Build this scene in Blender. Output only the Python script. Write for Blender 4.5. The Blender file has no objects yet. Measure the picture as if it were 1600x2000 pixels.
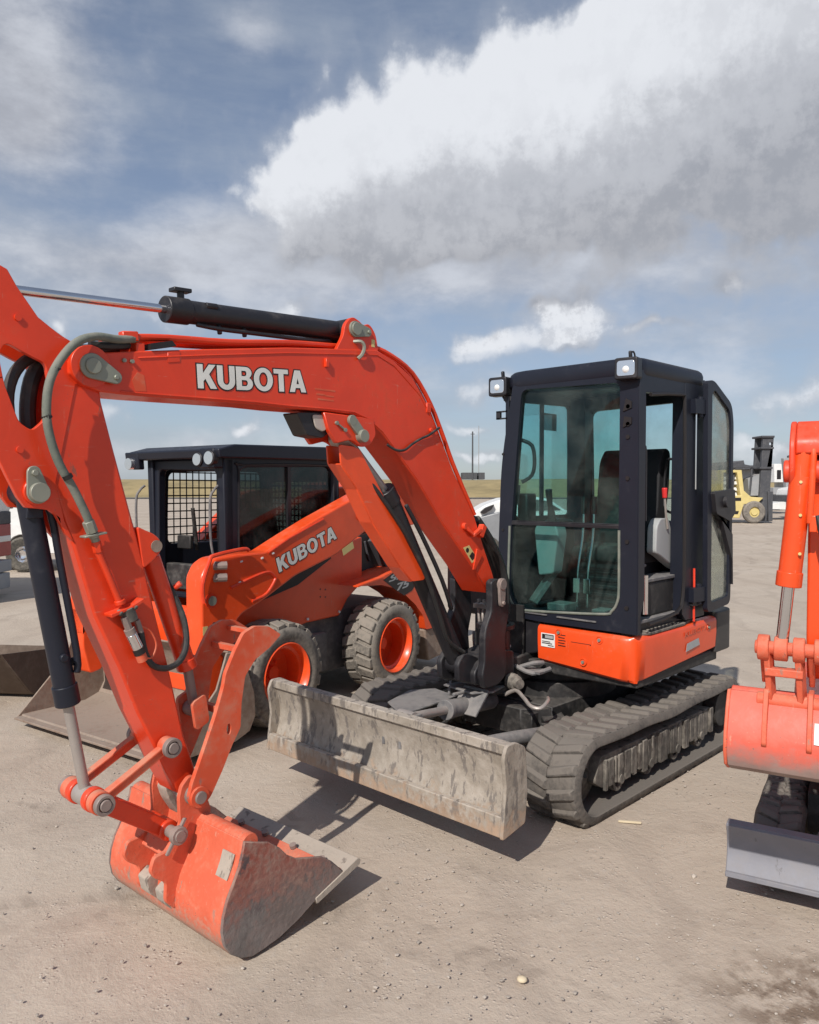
import bpy, bmesh, math, random
from mathutils import Vector, Matrix
from mathutils.geometry import tessellate_polygon
random.seed(7)
R_ = math.radians
sc = bpy.context.scene
C = sc.collection
# ---------------------------------------------------------------- camera
YAW, PIT = 3.9082, -0.0304
CF = Vector((math.cos(YAW), math.sin(YAW), 0)); CR = Vector((math.sin(YAW), -math.cos(YAW), 0)); UP = Vector((0, 0, 1))
F2 = CF*math.cos(PIT) + UP*math.sin(PIT); U2 = UP*math.cos(PIT) - CF*math.sin(PIT)
cd = bpy.data.cameras.new('camera'); cam = bpy.data.objects.new('camera', cd); C.objects.link(cam)
cam.matrix_world = Matrix(((CR.x, U2.x, -F2.x, 4.9893), (CR.y, U2.y, -F2.y, 3.3085), (CR.z, U2.z, -F2.z, 1.958), (0, 0, 0, 1)))
cd.sensor_fit = 'HORIZONTAL'; cd.sensor_width = 36; cd.lens = 34.47; cd.clip_end = 6000; cd.clip_start = .05
sc.camera = cam
sc.view_settings.view_transform = 'Standard'; sc.view_settings.look = 'None'
sc.view_settings.exposure = 0.09; sc.view_settings.gamma = 1
sc.cycles.max_bounces = 8; sc.cycles.transparent_max_bounces = 12
try: sc.cycles.use_denoising = True
except Exception: pass
# ---------------------------------------------------------------- sun
sunv = Vector((1.13, .41, 1)).normalized()
SEL = math.asin(sunv.z)
sl = bpy.data.lights.new('sun', 'SUN'); sl.energy = 4.2; sl.angle = R_(.5); sl.color = (1, .95, .88)
so = bpy.data.objects.new('sun', sl); C.objects.link(so); so.rotation_euler = sunv.to_track_quat('Z', 'Y').to_euler(); so.location = (0, 0, 20)
# ---------------------------------------------------------------- node helper
class NT:
    def __init__(s, nt): s.nt = nt; s.N = nt.nodes; s.L = nt.links
    def n(s, t, **k):
        o = s.N.new(t)
        for a, b in k.items(): setattr(o, a, b)
        return o
    def put(s, sock, v):
        if hasattr(v, 'is_output') or isinstance(v, bpy.types.NodeSocket): s.L.new(v, sock)
        elif isinstance(v, (tuple, list)) and len(v) == 3 and sock.type == 'RGBA': sock.default_value = (*v, 1)
        else: sock.default_value = v
    def m(s, op, a, b=None, c=None, clamp=False):
        o = s.n('ShaderNodeMath', operation=op, use_clamp=clamp)
        for i, v in enumerate((a, b, c)):
            if v is not None: s.put(o.inputs[i], v)
        return o.outputs[0]
    def vm(s, op, a, b=None):
        o = s.n('ShaderNodeVectorMath', operation=op)
        s.put(o.inputs[0], a)
        if b is not None: s.put(o.inputs[1], b)
        return o.outputs['Value'] if op in ('DOT_PRODUCT', 'LENGTH') else o.outputs[0]
    def mix(s, f, a, b, mode='MIX'):
        o = s.n('ShaderNodeMix', data_type='RGBA', blend_type=mode)
        s.put(o.inputs[0], f); s.put(o.inputs[6], a); s.put(o.inputs[7], b); return o.outputs[2]
    def noise(s, vec, scale, detail=5, rough=.55, dist=0):
        o = s.n('ShaderNodeTexNoise'); s.put(o.inputs['Vector'], vec)
        o.inputs['Scale'].default_value = scale; o.inputs['Detail'].default_value = detail
        o.inputs['Roughness'].default_value = rough; o.inputs['Distortion'].default_value = dist
        return o.outputs[0]
    def ss(s, v, lo, hi, a=0., b=1.):
        o = s.n('ShaderNodeMapRange', interpolation_type='SMOOTHSTEP'); s.put(o.inputs[0], v)
        for i, q in enumerate((lo, hi, a, b)): s.put(o.inputs[i+1], q)
        return o.outputs[0]
    def comb(s, x, y, z=0.):
        o = s.n('ShaderNodeCombineXYZ')
        for i, v in enumerate((x, y, z)): s.put(o.inputs[i], v)
        return o.outputs[0]
# ---------------------------------------------------------------- sky
w = bpy.data.worlds.new('World'); sc.world = w; w.use_nodes = True
T = NT(w.node_tree); T.N.clear()
sky = T.n('ShaderNodeTexSky', sky_type='NISHITA', sun_disc=False, sun_elevation=SEL, air_density=1.0, dust_density=1.5, ozone_density=1.5, altitude=900)
sky.sun_rotation = math.atan2(sunv.x, sunv.y)
tc = T.n('ShaderNodeTexCoord'); d0 = tc.outputs['Generated']
dF = T.vm('DOT_PRODUCT', d0, tuple(CF)); dR = T.vm('DOT_PRODUCT', d0, tuple(CR))
sep = T.n('ShaderNodeSeparateXYZ'); T.L.new(d0, sep.inputs[0])
az = T.m('ARCTAN2', dR, dF); el = T.m('ARCSINE', sep.outputs[2])
def ae(u, v):
    a = math.atan((u-800)/1532); return a, math.atan((953-v)/1532*math.cos(a))
# cloud masses: picture-independent compass direction / elevation, given as (u, v, ru, rv, weight)
BL = [(1080,270,270,120,1.0),(880,330,200,110,.8),(680,340,115,95,.75),(600,380,80,100,.5),(1330,170,240,140,1.0),(1600,190,260,170,1.),(1010,150,110,55,.6),(1280,330,260,110,.8),
      (580,430,110,70,.75),(780,470,210,56,.95),(1020,450,230,60,.7),(830,190,90,55,.45),(730,250,90,50,.4),(1900,180,380,220,1.),(1170,75,45,34,.5),(1250,90,80,60,.5),(1420,40,160,80,.8),
      (1105,598,52,28,.95),(1145,625,60,32,.6),(1010,665,110,32,.95),(900,668,60,26,.7),(1130,668,80,24,.55),(960,640,50,22,.5),(1430,545,50,22,.42),(925,755,62,22,.75),(915,822,50,13,.75),(880,700,60,12,.35),
      (465,828,38,14,.85),(130,652,26,18,1.0),(590,595,66,22,.65),(240,620,160,24,.30),(230,800,40,24,.45),
      (1580,770,110,28,.7),(1500,860,150,16,.7),(940,885,60,13,.75),(300,905,90,24,.45),(80,830,90,30,.4),(1280,640,60,10,.36),(1460,890,60,14,.5),(560,905,120,10,.45)]
def n2d(vec, sc, de, ro):
    o = T.n('ShaderNodeTexNoise', noise_dimensions='2D'); T.put(o.inputs['Vector'], vec); o.inputs['Scale'].default_value = sc; o.inputs['Detail'].default_value = de; o.inputs['Roughness'].default_value = ro; return o.outputs[0]
def cloudfield(gx, gy, full=True):
    p = T.comb(gx, gy)
    n1 = n2d(p, 7, 6, .58); n2 = n2d(p, 26, 6, .66)
    wv = T.n('ShaderNodeTexNoise', noise_dimensions='2D'); T.L.new(p, wv.inputs['Vector']); wv.inputs['Scale'].default_value = 9; wv.inputs['Detail'].default_value = 5
    off = T.vm('MULTIPLY', T.vm('SUBTRACT', wv.outputs['Color'], (.5, .5, .5)), (.12, .085, 0))
    q = T.vm('ADD', p, off)
    acc = None
    for (u, v, ru, rv, wt) in BL:
        a, e = ae(u, v)
        dd = T.vm('MULTIPLY', T.vm('SUBTRACT', q, (a, e, 0)), (1532/ru, 1532/rv, 0))
        g = T.m('MULTIPLY', T.m('EXPONENT', T.m('MULTIPLY', T.vm('DOT_PRODUCT', dd, dd), -1)), wt)
        acc = g if acc is None else T.m('ADD', acc, g)
    acc = T.m('MULTIPLY', T.m('SUBTRACT', 1, T.m('EXPONENT', T.m('MULTIPLY', acc, -.85))), 1.55)
    def vor(sc):
        v_ = T.n('ShaderNodeTexVoronoi', feature='SMOOTH_F1', voronoi_dimensions='2D'); T.L.new(q, v_.inputs['Vector']); v_.inputs['Scale'].default_value = sc; v_.inputs['Smoothness'].default_value = .35
        return v_.outputs['Distance']
    bil = 0. if not full else T.m('ADD', T.m('MULTIPLY', T.m('SUBTRACT', .42, vor(13)), .38), T.m('MULTIPLY', T.m('SUBTRACT', .42, vor(34)), .22))
    nn = T.m('ADD', T.m('MULTIPLY', T.m('SUBTRACT', n1, .5), .55), T.m('MULTIPLY', T.m('SUBTRACT', n2, .5), .42))
    nn = T.m('ADD', nn, bil)
    return T.m('ADD', acc, nn), acc, n2
D, A1, n2 = cloudfield(az, el)
D2, A2, _ = cloudfield(T.m('SUBTRACT', az, .035), T.m('ADD', el, .060), False)
SOFT = [(820,500,360,80,.9),(1250,440,300,80,.6),(20,120,190,170,.9),(40,260,110,80,.5),(500,70,70,50,.45),(250,520,380,60,.75),(480,470,160,60,.5),(120,600,240,50,.4),(1450,520,130,60,.4),(1350,640,300,60,.35),(900,730,260,60,.35),(1500,760,260,90,.45),(400,880,500,60,.45),(1100,560,260,40,.35),(650,620,200,40,.35)]
sn = T.noise(T.comb(T.m('MULTIPLY', az, .55), el), 11, 8, .60); a3 = None
for (u, v, ru, rv, wt) in SOFT:
    a, e = ae(u, v)
    dd = T.vm('MULTIPLY', T.vm('SUBTRACT', T.comb(az, el), (a, e, 0)), (1532/ru, 1532/rv, 0))
    g = T.m('MULTIPLY', T.m('EXPONENT', T.m('MULTIPLY', T.vm('DOT_PRODUCT', dd, dd), -1)), wt)
    a3 = g if a3 is None else T.m('ADD', a3, g)
cov3 = T.ss(T.m('ADD', a3, T.m('MULTIPLY', T.m('SUBTRACT', sn, .5), 1.5)), .12, 1.0, 0, .82)
cov = T.ss(D, T.ss(el, .20, .30, .24, .34), T.ss(el, .20, .30, .98, .72))
soft = T.ss(D, -.05, .60)
lit = T.ss(T.m('ADD', T.m('MULTIPLY', T.m('SUBTRACT', A1, A2), .85), T.m('MULTIPLY', T.m('SUBTRACT', D, D2), .42)), -.40, .58)
thick = T.ss(D, .7, 1.7)
big = T.ss(el, .262, .292)
hgt = T.ss(T.m('ADD', T.m('ADD', el, T.m('MULTIPLY', az, -.10)), T.m('ADD', T.m('MULTIPLY', T.m('SUBTRACT', n2, .5), .05), T.m('MULTIPLY', T.m('SUBTRACT', D, D2), .05))), .225, .445)
hgt = T.m('SUBTRACT', hgt, T.m('MULTIPLY', T.ss(az, .25, .52), .30))
lit = T.m('ADD', T.m('MULTIPLY', T.m('SUBTRACT', T.m('MULTIPLY', lit, .92), T.m('MULTIPLY', T.ss(n2, .58, .40), .22)), T.m('SUBTRACT', 1, T.m('MULTIPLY', big, .72))), T.m('MULTIPLY', hgt, T.m('MULTIPLY', big, .72)))
shade = T.m('SUBTRACT', T.m('ADD', lit, .06), T.m('MULTIPLY', thick, .12), clamp=True)
shade = T.m('ADD', shade, T.m('MULTIPLY', T.m('SUBTRACT', n2, .5), .10), clamp=True)
ccol = T.mix(T.ss(shade, .0, .60), T.mix(T.ss(n2, .35, .65), (.335, .35, .39), (.40, .41, .445)), (.50, .515, .555))
ccol = T.mix(T.ss(shade, .50, 1.0), ccol, (.78, .80, .84))
base = T.mix(1, sky.outputs[0], (.088, .090, .096), 'MULTIPLY')
hz = T.ss(el, .50, -.02)
sp = T.comb(T.m('MULTIPLY', az, 1.3), T.m('MULTIPLY', el, 5))
veil = T.ss(T.noise(sp, 2.6, 6, .6), .36, .74)
base = T.mix(T.m('ADD', T.m('ADD', T.m('MULTIPLY', veil, .30), .26), T.m('MULTIPLY', hz, .24)), base, (.38, .43, .50))
col = T.mix(cov3, base, T.mix(T.ss(sn, .35, .65), (.40, .41, .45), (.62, .64, .69)))
col = T.mix(T.m('MULTIPLY', soft, .38), col, (.46, .49, .55))
col = T.mix(T.m('MULTIPLY', cov, .92), col, ccol)
low = T.ss(el, .0, -.03)
col = T.mix(low, col, (.20, .18, .15))
bg = T.n('ShaderNodeBackground'); T.L.new(col, bg.inputs[0]); bg.inputs[1].default_value = 1.0
wo = T.n('ShaderNodeOutputWorld'); T.L.new(bg.outputs[0], wo.inputs[0])
w.cycles.sampling_method = 'MANUAL'; w.cycles.sample_map_resolution = 512
# ---------------------------------------------------------------- materials
def mat(name, base, rough=.5, metal=0, dust=.25, dcol=(.36, .30, .25), dscale=3., bump=.15, fine=60, wear=0, wcol=(.18, .15, .13), stretch=.35, wsc=14, up=.25, var=.08, spec=.5, coat=0, mud=None, scr=0):
    m = bpy.data.materials.new(name); m.use_nodes = True
    t = NT(m.node_tree); P = t.N['Principled BSDF']
    tc = t.n('ShaderNodeTexCoord'); o = tc.outputs['Object']
    na = t.noise(o, dscale, 8, .62, .6); nb = t.noise(o, dscale*7, 6, .6); nc = t.noise(o, fine, 4, .6)
    c = t.mix(t.ss(na, .3, .7), tuple(x*(1-var) for x in base), tuple(min(1, x*(1+var)) for x in base))
    rr = rough
    if dust > 0:
        geo = t.n('ShaderNodeNewGeometry'); sp = t.n('ShaderNodeSeparateXYZ'); t.L.new(geo.outputs['Normal'], sp.inputs[0])
        k = t.m('ADD', t.m('MULTIPLY', na, .55), t.m('MULTIPLY', nb, .45))
        k = t.m('ADD', k, t.m('MULTIPLY', t.m('MAXIMUM', sp.outputs[2], 0), up*.5))
        k = t.ss(k, .60-dust*.45, .92-dust*.45)
        c = t.mix(t.m('MULTIPLY', k, min(.95, .3+dust)), c, dcol)
        rr = t.m('ADD', rough, t.m('MULTIPLY', k, .9-rough if rough < .9 else 0))
    if wear > 0:
        sv = t.n('ShaderNodeMapping'); t.L.new(o, sv.inputs[0]); sv.inputs['Scale'].default_value = (1, 1, stretch); sv.inputs['Rotation'].default_value = (.4, .3, .5)
        nw = t.noise(sv.outputs[0], wsc, 7, .68)
        c = t.mix(t.m('MULTIPLY', t.ss(nw, .66-wear*.22, .72-wear*.2), .85), c, wcol)
    if scr:     # fine directional scratches and rubbed spots
        for (rot, sc_) in (((.2, .5, .1), (70, 70, 2.2)), ((.1, -.9, .6), (2.5, 60, 60))):
            mv = t.n('ShaderNodeMapping'); t.L.new(o, mv.inputs[0]); mv.inputs['Rotation'].default_value = rot; mv.inputs['Scale'].default_value = sc_
            ns = t.noise(mv.outputs[0], 1., 3, .6)
            c = t.mix(t.m('MULTIPLY', t.m('MULTIPLY', t.ss(ns, .65, .70), t.ss(nb, .48, .60)), scr), c, (.58, .26, .18))
        sp2 = t.noise(o, 90, 2, .5)
        c = t.mix(t.m('MULTIPLY', t.m('MULTIPLY', t.ss(sp2, .70, .74), t.ss(na, .42, .56)), scr), c, (.16, .10, .08))
    if mud:     # caked mud below a wavering height line
        sz = t.n('ShaderNodeSeparateXYZ'); t.L.new(o, sz.inputs[0])
        mk = t.ss(t.m('ADD', sz.outputs[2], t.m('MULTIPLY', t.m('SUBTRACT', nb, .5), mud[2])), mud[1], mud[0])
        c = t.mix(t.m('MULTIPLY', mk, .9), c, t.mix(t.ss(na, .35, .65), mud[3], tuple(q*.72 for q in mud[3]))); rr = t.m('ADD', rr, t.m('MULTIPLY', mk, .3)) if not isinstance(rr, float) else rr
    t.put(P.inputs['Base Color'], c); t.put(P.inputs['Roughness'], rr); P.inputs['Metallic'].default_value = metal
    P.inputs['Specular IOR Level'].default_value = spec; P.inputs['Coat Weight'].default_value = coat; P.inputs['Coat Roughness'].default_value = .15
    if bump:
        b = t.n('ShaderNodeBump'); b.inputs['Strength'].default_value = bump; b.inputs['Distance'].default_value = .004
        t.put(b.inputs['Height'], t.m('ADD', t.m('MULTIPLY', nc, .5), nb)); t.L.new(b.outputs[0], P.inputs['Normal'])
    return m
OR = (.70, .046, .010)
M = dict(
 orange=mat('orange paint', OR, .38, dust=.22, dcol=(.40, .12, .065), wear=.07, wcol=(.22, .09, .06), bump=.08, scr=.4, coat=.15),
 orange_b=mat('bright orange panel', (.80, .075, .012), .35, dust=.14, dcol=(.5, .20, .12), bump=.06, scr=.35, coat=.2),
 orange_d=mat('dusty orange paint', (.66, .085, .03), .55, dust=.42, scr=.7, dcol=(.47, .27, .18), bump=.15, wear=.12),
 orange_w=mat('worn orange bucket paint', (.63, .115, .055), .6, scr=.9, dust=.26, dcol=(.50, .27, .18), bump=.5, wear=.22, wcol=(.27, .19, .15), dscale=6, mud=(.05, .20, .30, (.42, .30, .225))),
 bucketside=mat('muddy scraped bucket plate', (.26, .06, .04), .7, mud=(.12, .34, .5, (.20, .175, .16)), dust=.50, dcol=(.30, .235, .19), bump=1.0, wear=.6, wcol=(.07, .06, .065), stretch=.8, wsc=7, dscale=5, fine=30),
 steel_d=mat('dusty bare steel', (.30, .26, .22), .65, dust=.6, dcol=(.40, .34, .28), bump=.8, wear=.45, wcol=(.16, .13, .11), dscale=4, fine=40),
 blade=mat('mud caked blade steel', (.27, .23, .185), .8, dust=.52, dcol=(.42, .37, .315), bump=1.2, wear=.62, stretch=.3, wsc=22, wcol=(.15, .13, .115), mud=(.20, .34, .40, (.40, .275, .19)), dscale=3, fine=26),
 rust=mat('rusty brown steel', (.20, .13, .095), .85, dust=.6, dcol=(.29, .235, .19), bump=.5, wear=.2),
 pin=mat('greenish zinc pin', (.26, .27, .22), .45, .3, dust=.3, dcol=(.33, .31, .26), bump=.1),
 pinw=mat('worn steel pin', (.26, .21, .19), .5, .3, dust=.45, dcol=(.36, .27, .23), bump=.3),
 navy=mat('dark blue grey cab paint', (.012, .014, .023), .42, dust=.10, dcol=(.10, .095, .10), bump=.04, spec=.35),
 black=mat('black paint', (.016, .015, .018), .45, dust=.22, dcol=(.11, .10, .095), bump=.1),
 grime=mat('greasy black chassis', (.018, .017, .017), .6, dust=.35, dcol=(.16, .145, .13), bump=.3),
 greymetal=mat('dusty dark grey metal', (.10, .10, .105), .6, dust=.5, dcol=(.26, .24, .225), bump=.3),
 cw=mat('dark grey counterweight', (.045, .042, .04), .55, dust=.25, dcol=(.2, .17, .14), bump=.1),
 rubber=mat('dusty track rubber', (.07, .065, .062), .9, dust=.58, dcol=(.175, .155, .135), bump=.6, up=.6, dscale=5, spec=.2),
 tyre=mat('dusty tyre rubber', (.085, .08, .075), .9, dust=.68, dcol=(.265, .235, .20), bump=.5, up=.3, dscale=5, spec=.2),
 tyreside=mat('tyre sidewall', (.05, .047, .042), .8, dust=.45, dcol=(.20, .18, .15), bump=.3, spec=.3),
 mudframe=mat('mud covered track frame', (.07, .063, .055), .85, dust=.48, dcol=(.30, .265, .225), bump=1, wear=.5, wcol=(.05, .04, .035)),
 hose=mat('grey green hose', (.13, .15, .125), .75, dust=.45, dcol=(.26, .25, .21), bump=.5, fine=160),
 bhose=mat('black hose', (.022, .022, .022), .5, dust=.25, dcol=(.15, .14, .12), bump=.2),
 chrome=mat('chrome rod', (.75, .75, .77), .12, 1, dust=.0, bump=0),
 rodd=mat('dull grey rod', (.40, .36, .33), .45, .5, dust=.3, dcol=(.4, .34, .3), bump=.1),
 rust_shaded=mat('shade darkened rusted bucket steel', (.10, .07, .052), .85, dust=.4, dcol=(.19, .145, .115), bump=.5),  # rust colour darkened to include the shade at the left edge
 blade2=mat('sandblasted light blade steel', (.21, .21, .235), .6, dust=.3, dcol=(.27, .25, .24), bump=.3, wear=.2, wcol=(.13, .125, .13)),
 orange_top=mat('scuffed mud edged bucket paint', (.66, .095, .055), .5, scr=.8, dust=.22, dcol=(.42, .26, .2), bump=.3, wear=.15, wcol=(.3, .24, .2), mud=(.90, 1.02, .14, (.30, .255, .225))),
 seat=mat('black seat fabric', (.014, .014, .016), .8, dust=.1, bump=.3),
 greyp=mat('light grey plastic', (.36, .37, .37), .5, dust=.2, bump=.05),
 redp=mat('red plastic knob', (.62, .03, .03), .4, dust=0, bump=0),
 redstripe=mat('red guide rod', (.75, .05, .02), .4, dust=0, bump=0),
 white=mat('white paint', (.72, .72, .70), .45, dust=.15, bump=.03),
 whited=mat('off white lettering', (.70, .70, .66), .5, dust=.2, dcol=(.5, .4, .33), bump=0),
 inkb=mat('black ink', (.015, .012, .012), .5, dust=0, bump=0),
 shaded=mat('silver grey car paint', (.27, .28, .29), .35, .3, dust=.15, bump=.02),  # grey holds the shade on the white car's front
 yellow=mat('faded yellow paint', (.62, .50, .20), .55, dust=.25, dcol=(.45, .4, .3), bump=.1),
 redcar=mat('red car paint', (.30, .03, .03), .35, dust=.15, bump=.02),
 grey=mat('weathered grey', (.30, .31, .32), .7, dust=.3, bump=.1),
 dgrey=mat('dark weathered grey', (.06, .062, .07), .7, dust=.3, dcol=(.2, .19, .18), bump=.1),
 wood=mat('pale split wood', (.62, .52, .36), .8, dust=.2, bump=.4),
 grass=mat('dry pasture grass', (.30, .235, .115), .95, dust=.5, dcol=(.36, .27, .13), dscale=.12, bump=0, var=.25, up=0),
 gravel=mat('gravel stone', (.40, .35, .30), .9, dust=.3, dcol=(.35, .3, .25), bump=.3, var=.3),
)
def simple(name, col, rough=.3, emit=0, metal=0, alpha=None):
    m = bpy.data.materials.new(name); m.use_nodes = True; P = m.node_tree.nodes['Principled BSDF']
    P.inputs['Base Color'].default_value = (*col, 1); P.inputs['Roughness'].default_value = rough; P.inputs['Metallic'].default_value = metal
    return m
M['lens'] = simple('lamp reflector glass', (.75, .76, .78), .08, metal=.85)
M['lensd'] = simple('dusty beige lens', (.45, .40, .35), .4)
M['mirror'] = simple('mirror', (.5, .5, .5), .05, metal=1)
def glass(name, tint, refl=.08, rough=.02, dirt=.05):
    m = bpy.data.materials.new(name); m.use_nodes = True; t = NT(m.node_tree); t.N.clear()
    tr = t.n('ShaderNodeBsdfTransparent'); tr.inputs[0].default_value = (*tint, 1)
    gl = t.n('ShaderNodeBsdfGlossy'); gl.inputs['Roughness'].default_value = rough; gl.inputs['Color'].default_value = (.9, .95, 1, 1)
    df = t.n('ShaderNodeBsdfDiffuse'); df.inputs[0].default_value = (.42, .42, .38, 1)
    lw = t.n('ShaderNodeLayerWeight'); lw.inputs[0].default_value = .3
    tc = t.n('ShaderNodeTexCoord'); nz = t.noise(tc.outputs['Object'], 4, 7, .6)
    mx = t.n('ShaderNodeMixShader'); t.put(mx.inputs[0], t.m('ADD', t.m('MULTIPLY', lw.outputs['Fresnel'], .28), refl*.2, clamp=True)); t.L.new(tr.outputs[0], mx.inputs[1]); t.L.new(gl.outputs[0], mx.inputs[2])
    m2 = t.n('ShaderNodeMixShader'); t.put(m2.inputs[0], t.m('MULTIPLY', t.ss(nz, .35, .75), dirt)); t.L.new(mx.outputs[0], m2.inputs[1]); t.L.new(df.outputs[0], m2.inputs[2])
    ou = t.n('ShaderNodeOutputMaterial'); t.L.new(m2.outputs[0], ou.inputs[0]); return m
M['glass'] = glass('teal tinted cab glass', (.66, .85, .83), .05, .01, .06)
M['glass_clear'] = glass('lightly tinted glass', (.82, .93, .93), .10, .02, .10)
M['glass_dirty'] = glass('dusty door glass', (.72, .76, .72), .1, .05, .55)
M['glass_dark'] = glass('dark tinted glass', (.22, .28, .28), .12, .02, .12)
def ground_mat():
    m = bpy.data.materials.new('packed dirt and gravel'); m.use_nodes = True; t = NT(m.node_tree); P = t.N['Principled BSDF']
    tc = t.n('ShaderNodeTexCoord'); o = tc.outputs['Object']
    a = t.noise(o, .35, 7, .6, .4); b = t.noise(o, 2.3, 8, .65, .5); c = t.noise(o, 24, 6, .7); d = t.noise(o, 110, 3, .7)
    col = t.mix(t.ss(a, .3, .7), (.425, .350, .280), (.505, .430, .352))
    col = t.mix(t.m('MULTIPLY', t.ss(b, .50, .74), .5), col, (.31, .25, .20))
    col = t.mix(t.m('MULTIPLY', t.ss(c, .52, .72), .45), col, (.45, .40, .35))
    col = t.mix(t.m('MULTIPLY', t.ss(c, .42, .26), .35), col, (.20, .165, .14))
    # damp darker earth patch by the blade of the right-hand machine, and tyre scuffs
    mp = t.vm('MULTIPLY', t.vm('SUBTRACT', o, (1.80, 2.42, 0)), (1.5, 1.5, 0))
    dist = t.m('ADD', t.vm('LENGTH', mp), t.m('MULTIPLY', t.m('SUBTRACT', b, .5), 1.3))
    patch = t.ss(dist, .75, .25)
    col = t.mix(t.m('MULTIPLY', patch, t.ss(t.noise(o, 9, 5, .6), .38, .60, 0, .75)), col, (.13, .085, .055))
    wv = t.n('ShaderNodeTexWave', bands_direction='X'); wv.inputs['Scale'].default_value = .35; wv.inputs['Distortion'].default_value = 9; wv.inputs['Detail'].default_value = 4; wv.inputs['Detail Scale'].default_value = 1.2
    rm = t.n('ShaderNodeMapping'); rm.inputs['Rotation'].default_value = (0, 0, .9); t.L.new(o, rm.inputs[0]); t.L.new(rm.outputs[0], wv.inputs[0])
    col = t.mix(t.m('MULTIPLY', t.ss(wv.outputs[1], .75, .98), .16), col, (.24, .19, .155))
    for (ang, c0, wd, ph) in ((.62, 1.9, .16, 0), (.66, 3.4, .15, 2), (-.25, -.6, .13, 1), (1.25, 2.7, .14, 4)):
        r1 = t.n('ShaderNodeMapping'); r1.inputs['Rotation'].default_value = (0, 0, ang); t.L.new(o, r1.inputs[0])
        sx = t.n('ShaderNodeSeparateXYZ'); t.L.new(r1.outputs[0], sx.inputs[0])
        dy = t.m('ABSOLUTE', t.m('SUBTRACT', t.m('ADD', sx.outputs[1], t.m('MULTIPLY', t.m('SINE', t.m('MULTIPLY', sx.outputs[0], .5)), .35)), c0))
        bar = t.m('SINE', t.m('ADD', t.m('MULTIPLY', sx.outputs[0], 48), t.m('MULTIPLY', dy, 30)))
        k_ = t.m('MULTIPLY', t.ss(dy, wd, wd*.8), t.m('MULTIPLY', t.ss(bar, -.3, .5, .35, 1), t.ss(t.noise(o, 1.1+ph*.1, 3, .5), .47, .60)))
        col = t.mix(t.m('MULTIPLY', k_, .50), col, (.23, .185, .15))
    vo = t.n('ShaderNodeTexVoronoi'); t.L.new(o, vo.inputs['Vector']); vo.inputs['Scale'].default_value = 38; vo.inputs['Randomness'].default_value = 1
    peb = t.m('MULTIPLY', t.ss(vo.outputs['Distance'], .32, .12), t.ss(t.noise(o, 5, 3, .5), .5, .62))
    col = t.mix(t.m('MULTIPLY', peb, .28), col, (.50, .45, .40))
    t.put(P.inputs['Base Color'], col); P.inputs['Roughness'].default_value = .95; P.inputs['Specular IOR Level'].default_value = .2
    h = t.m('ADD', t.m('MULTIPLY', b, 4.), t.m('ADD', t.m('MULTIPLY', c, 1.3), t.m('MULTIPLY', d, .35)))
    h = t.m('ADD', h, t.m('MULTIPLY', peb, .8))
    bp = t.n('ShaderNodeBump'); bp.inputs['Strength'].default_value = .48; bp.inputs['Distance'].default_value = .012
    t.put(bp.inputs['Height'], h); t.L.new(bp.outputs[0], P.inputs['Normal']); return m
M['ground'] = ground_mat()
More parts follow.
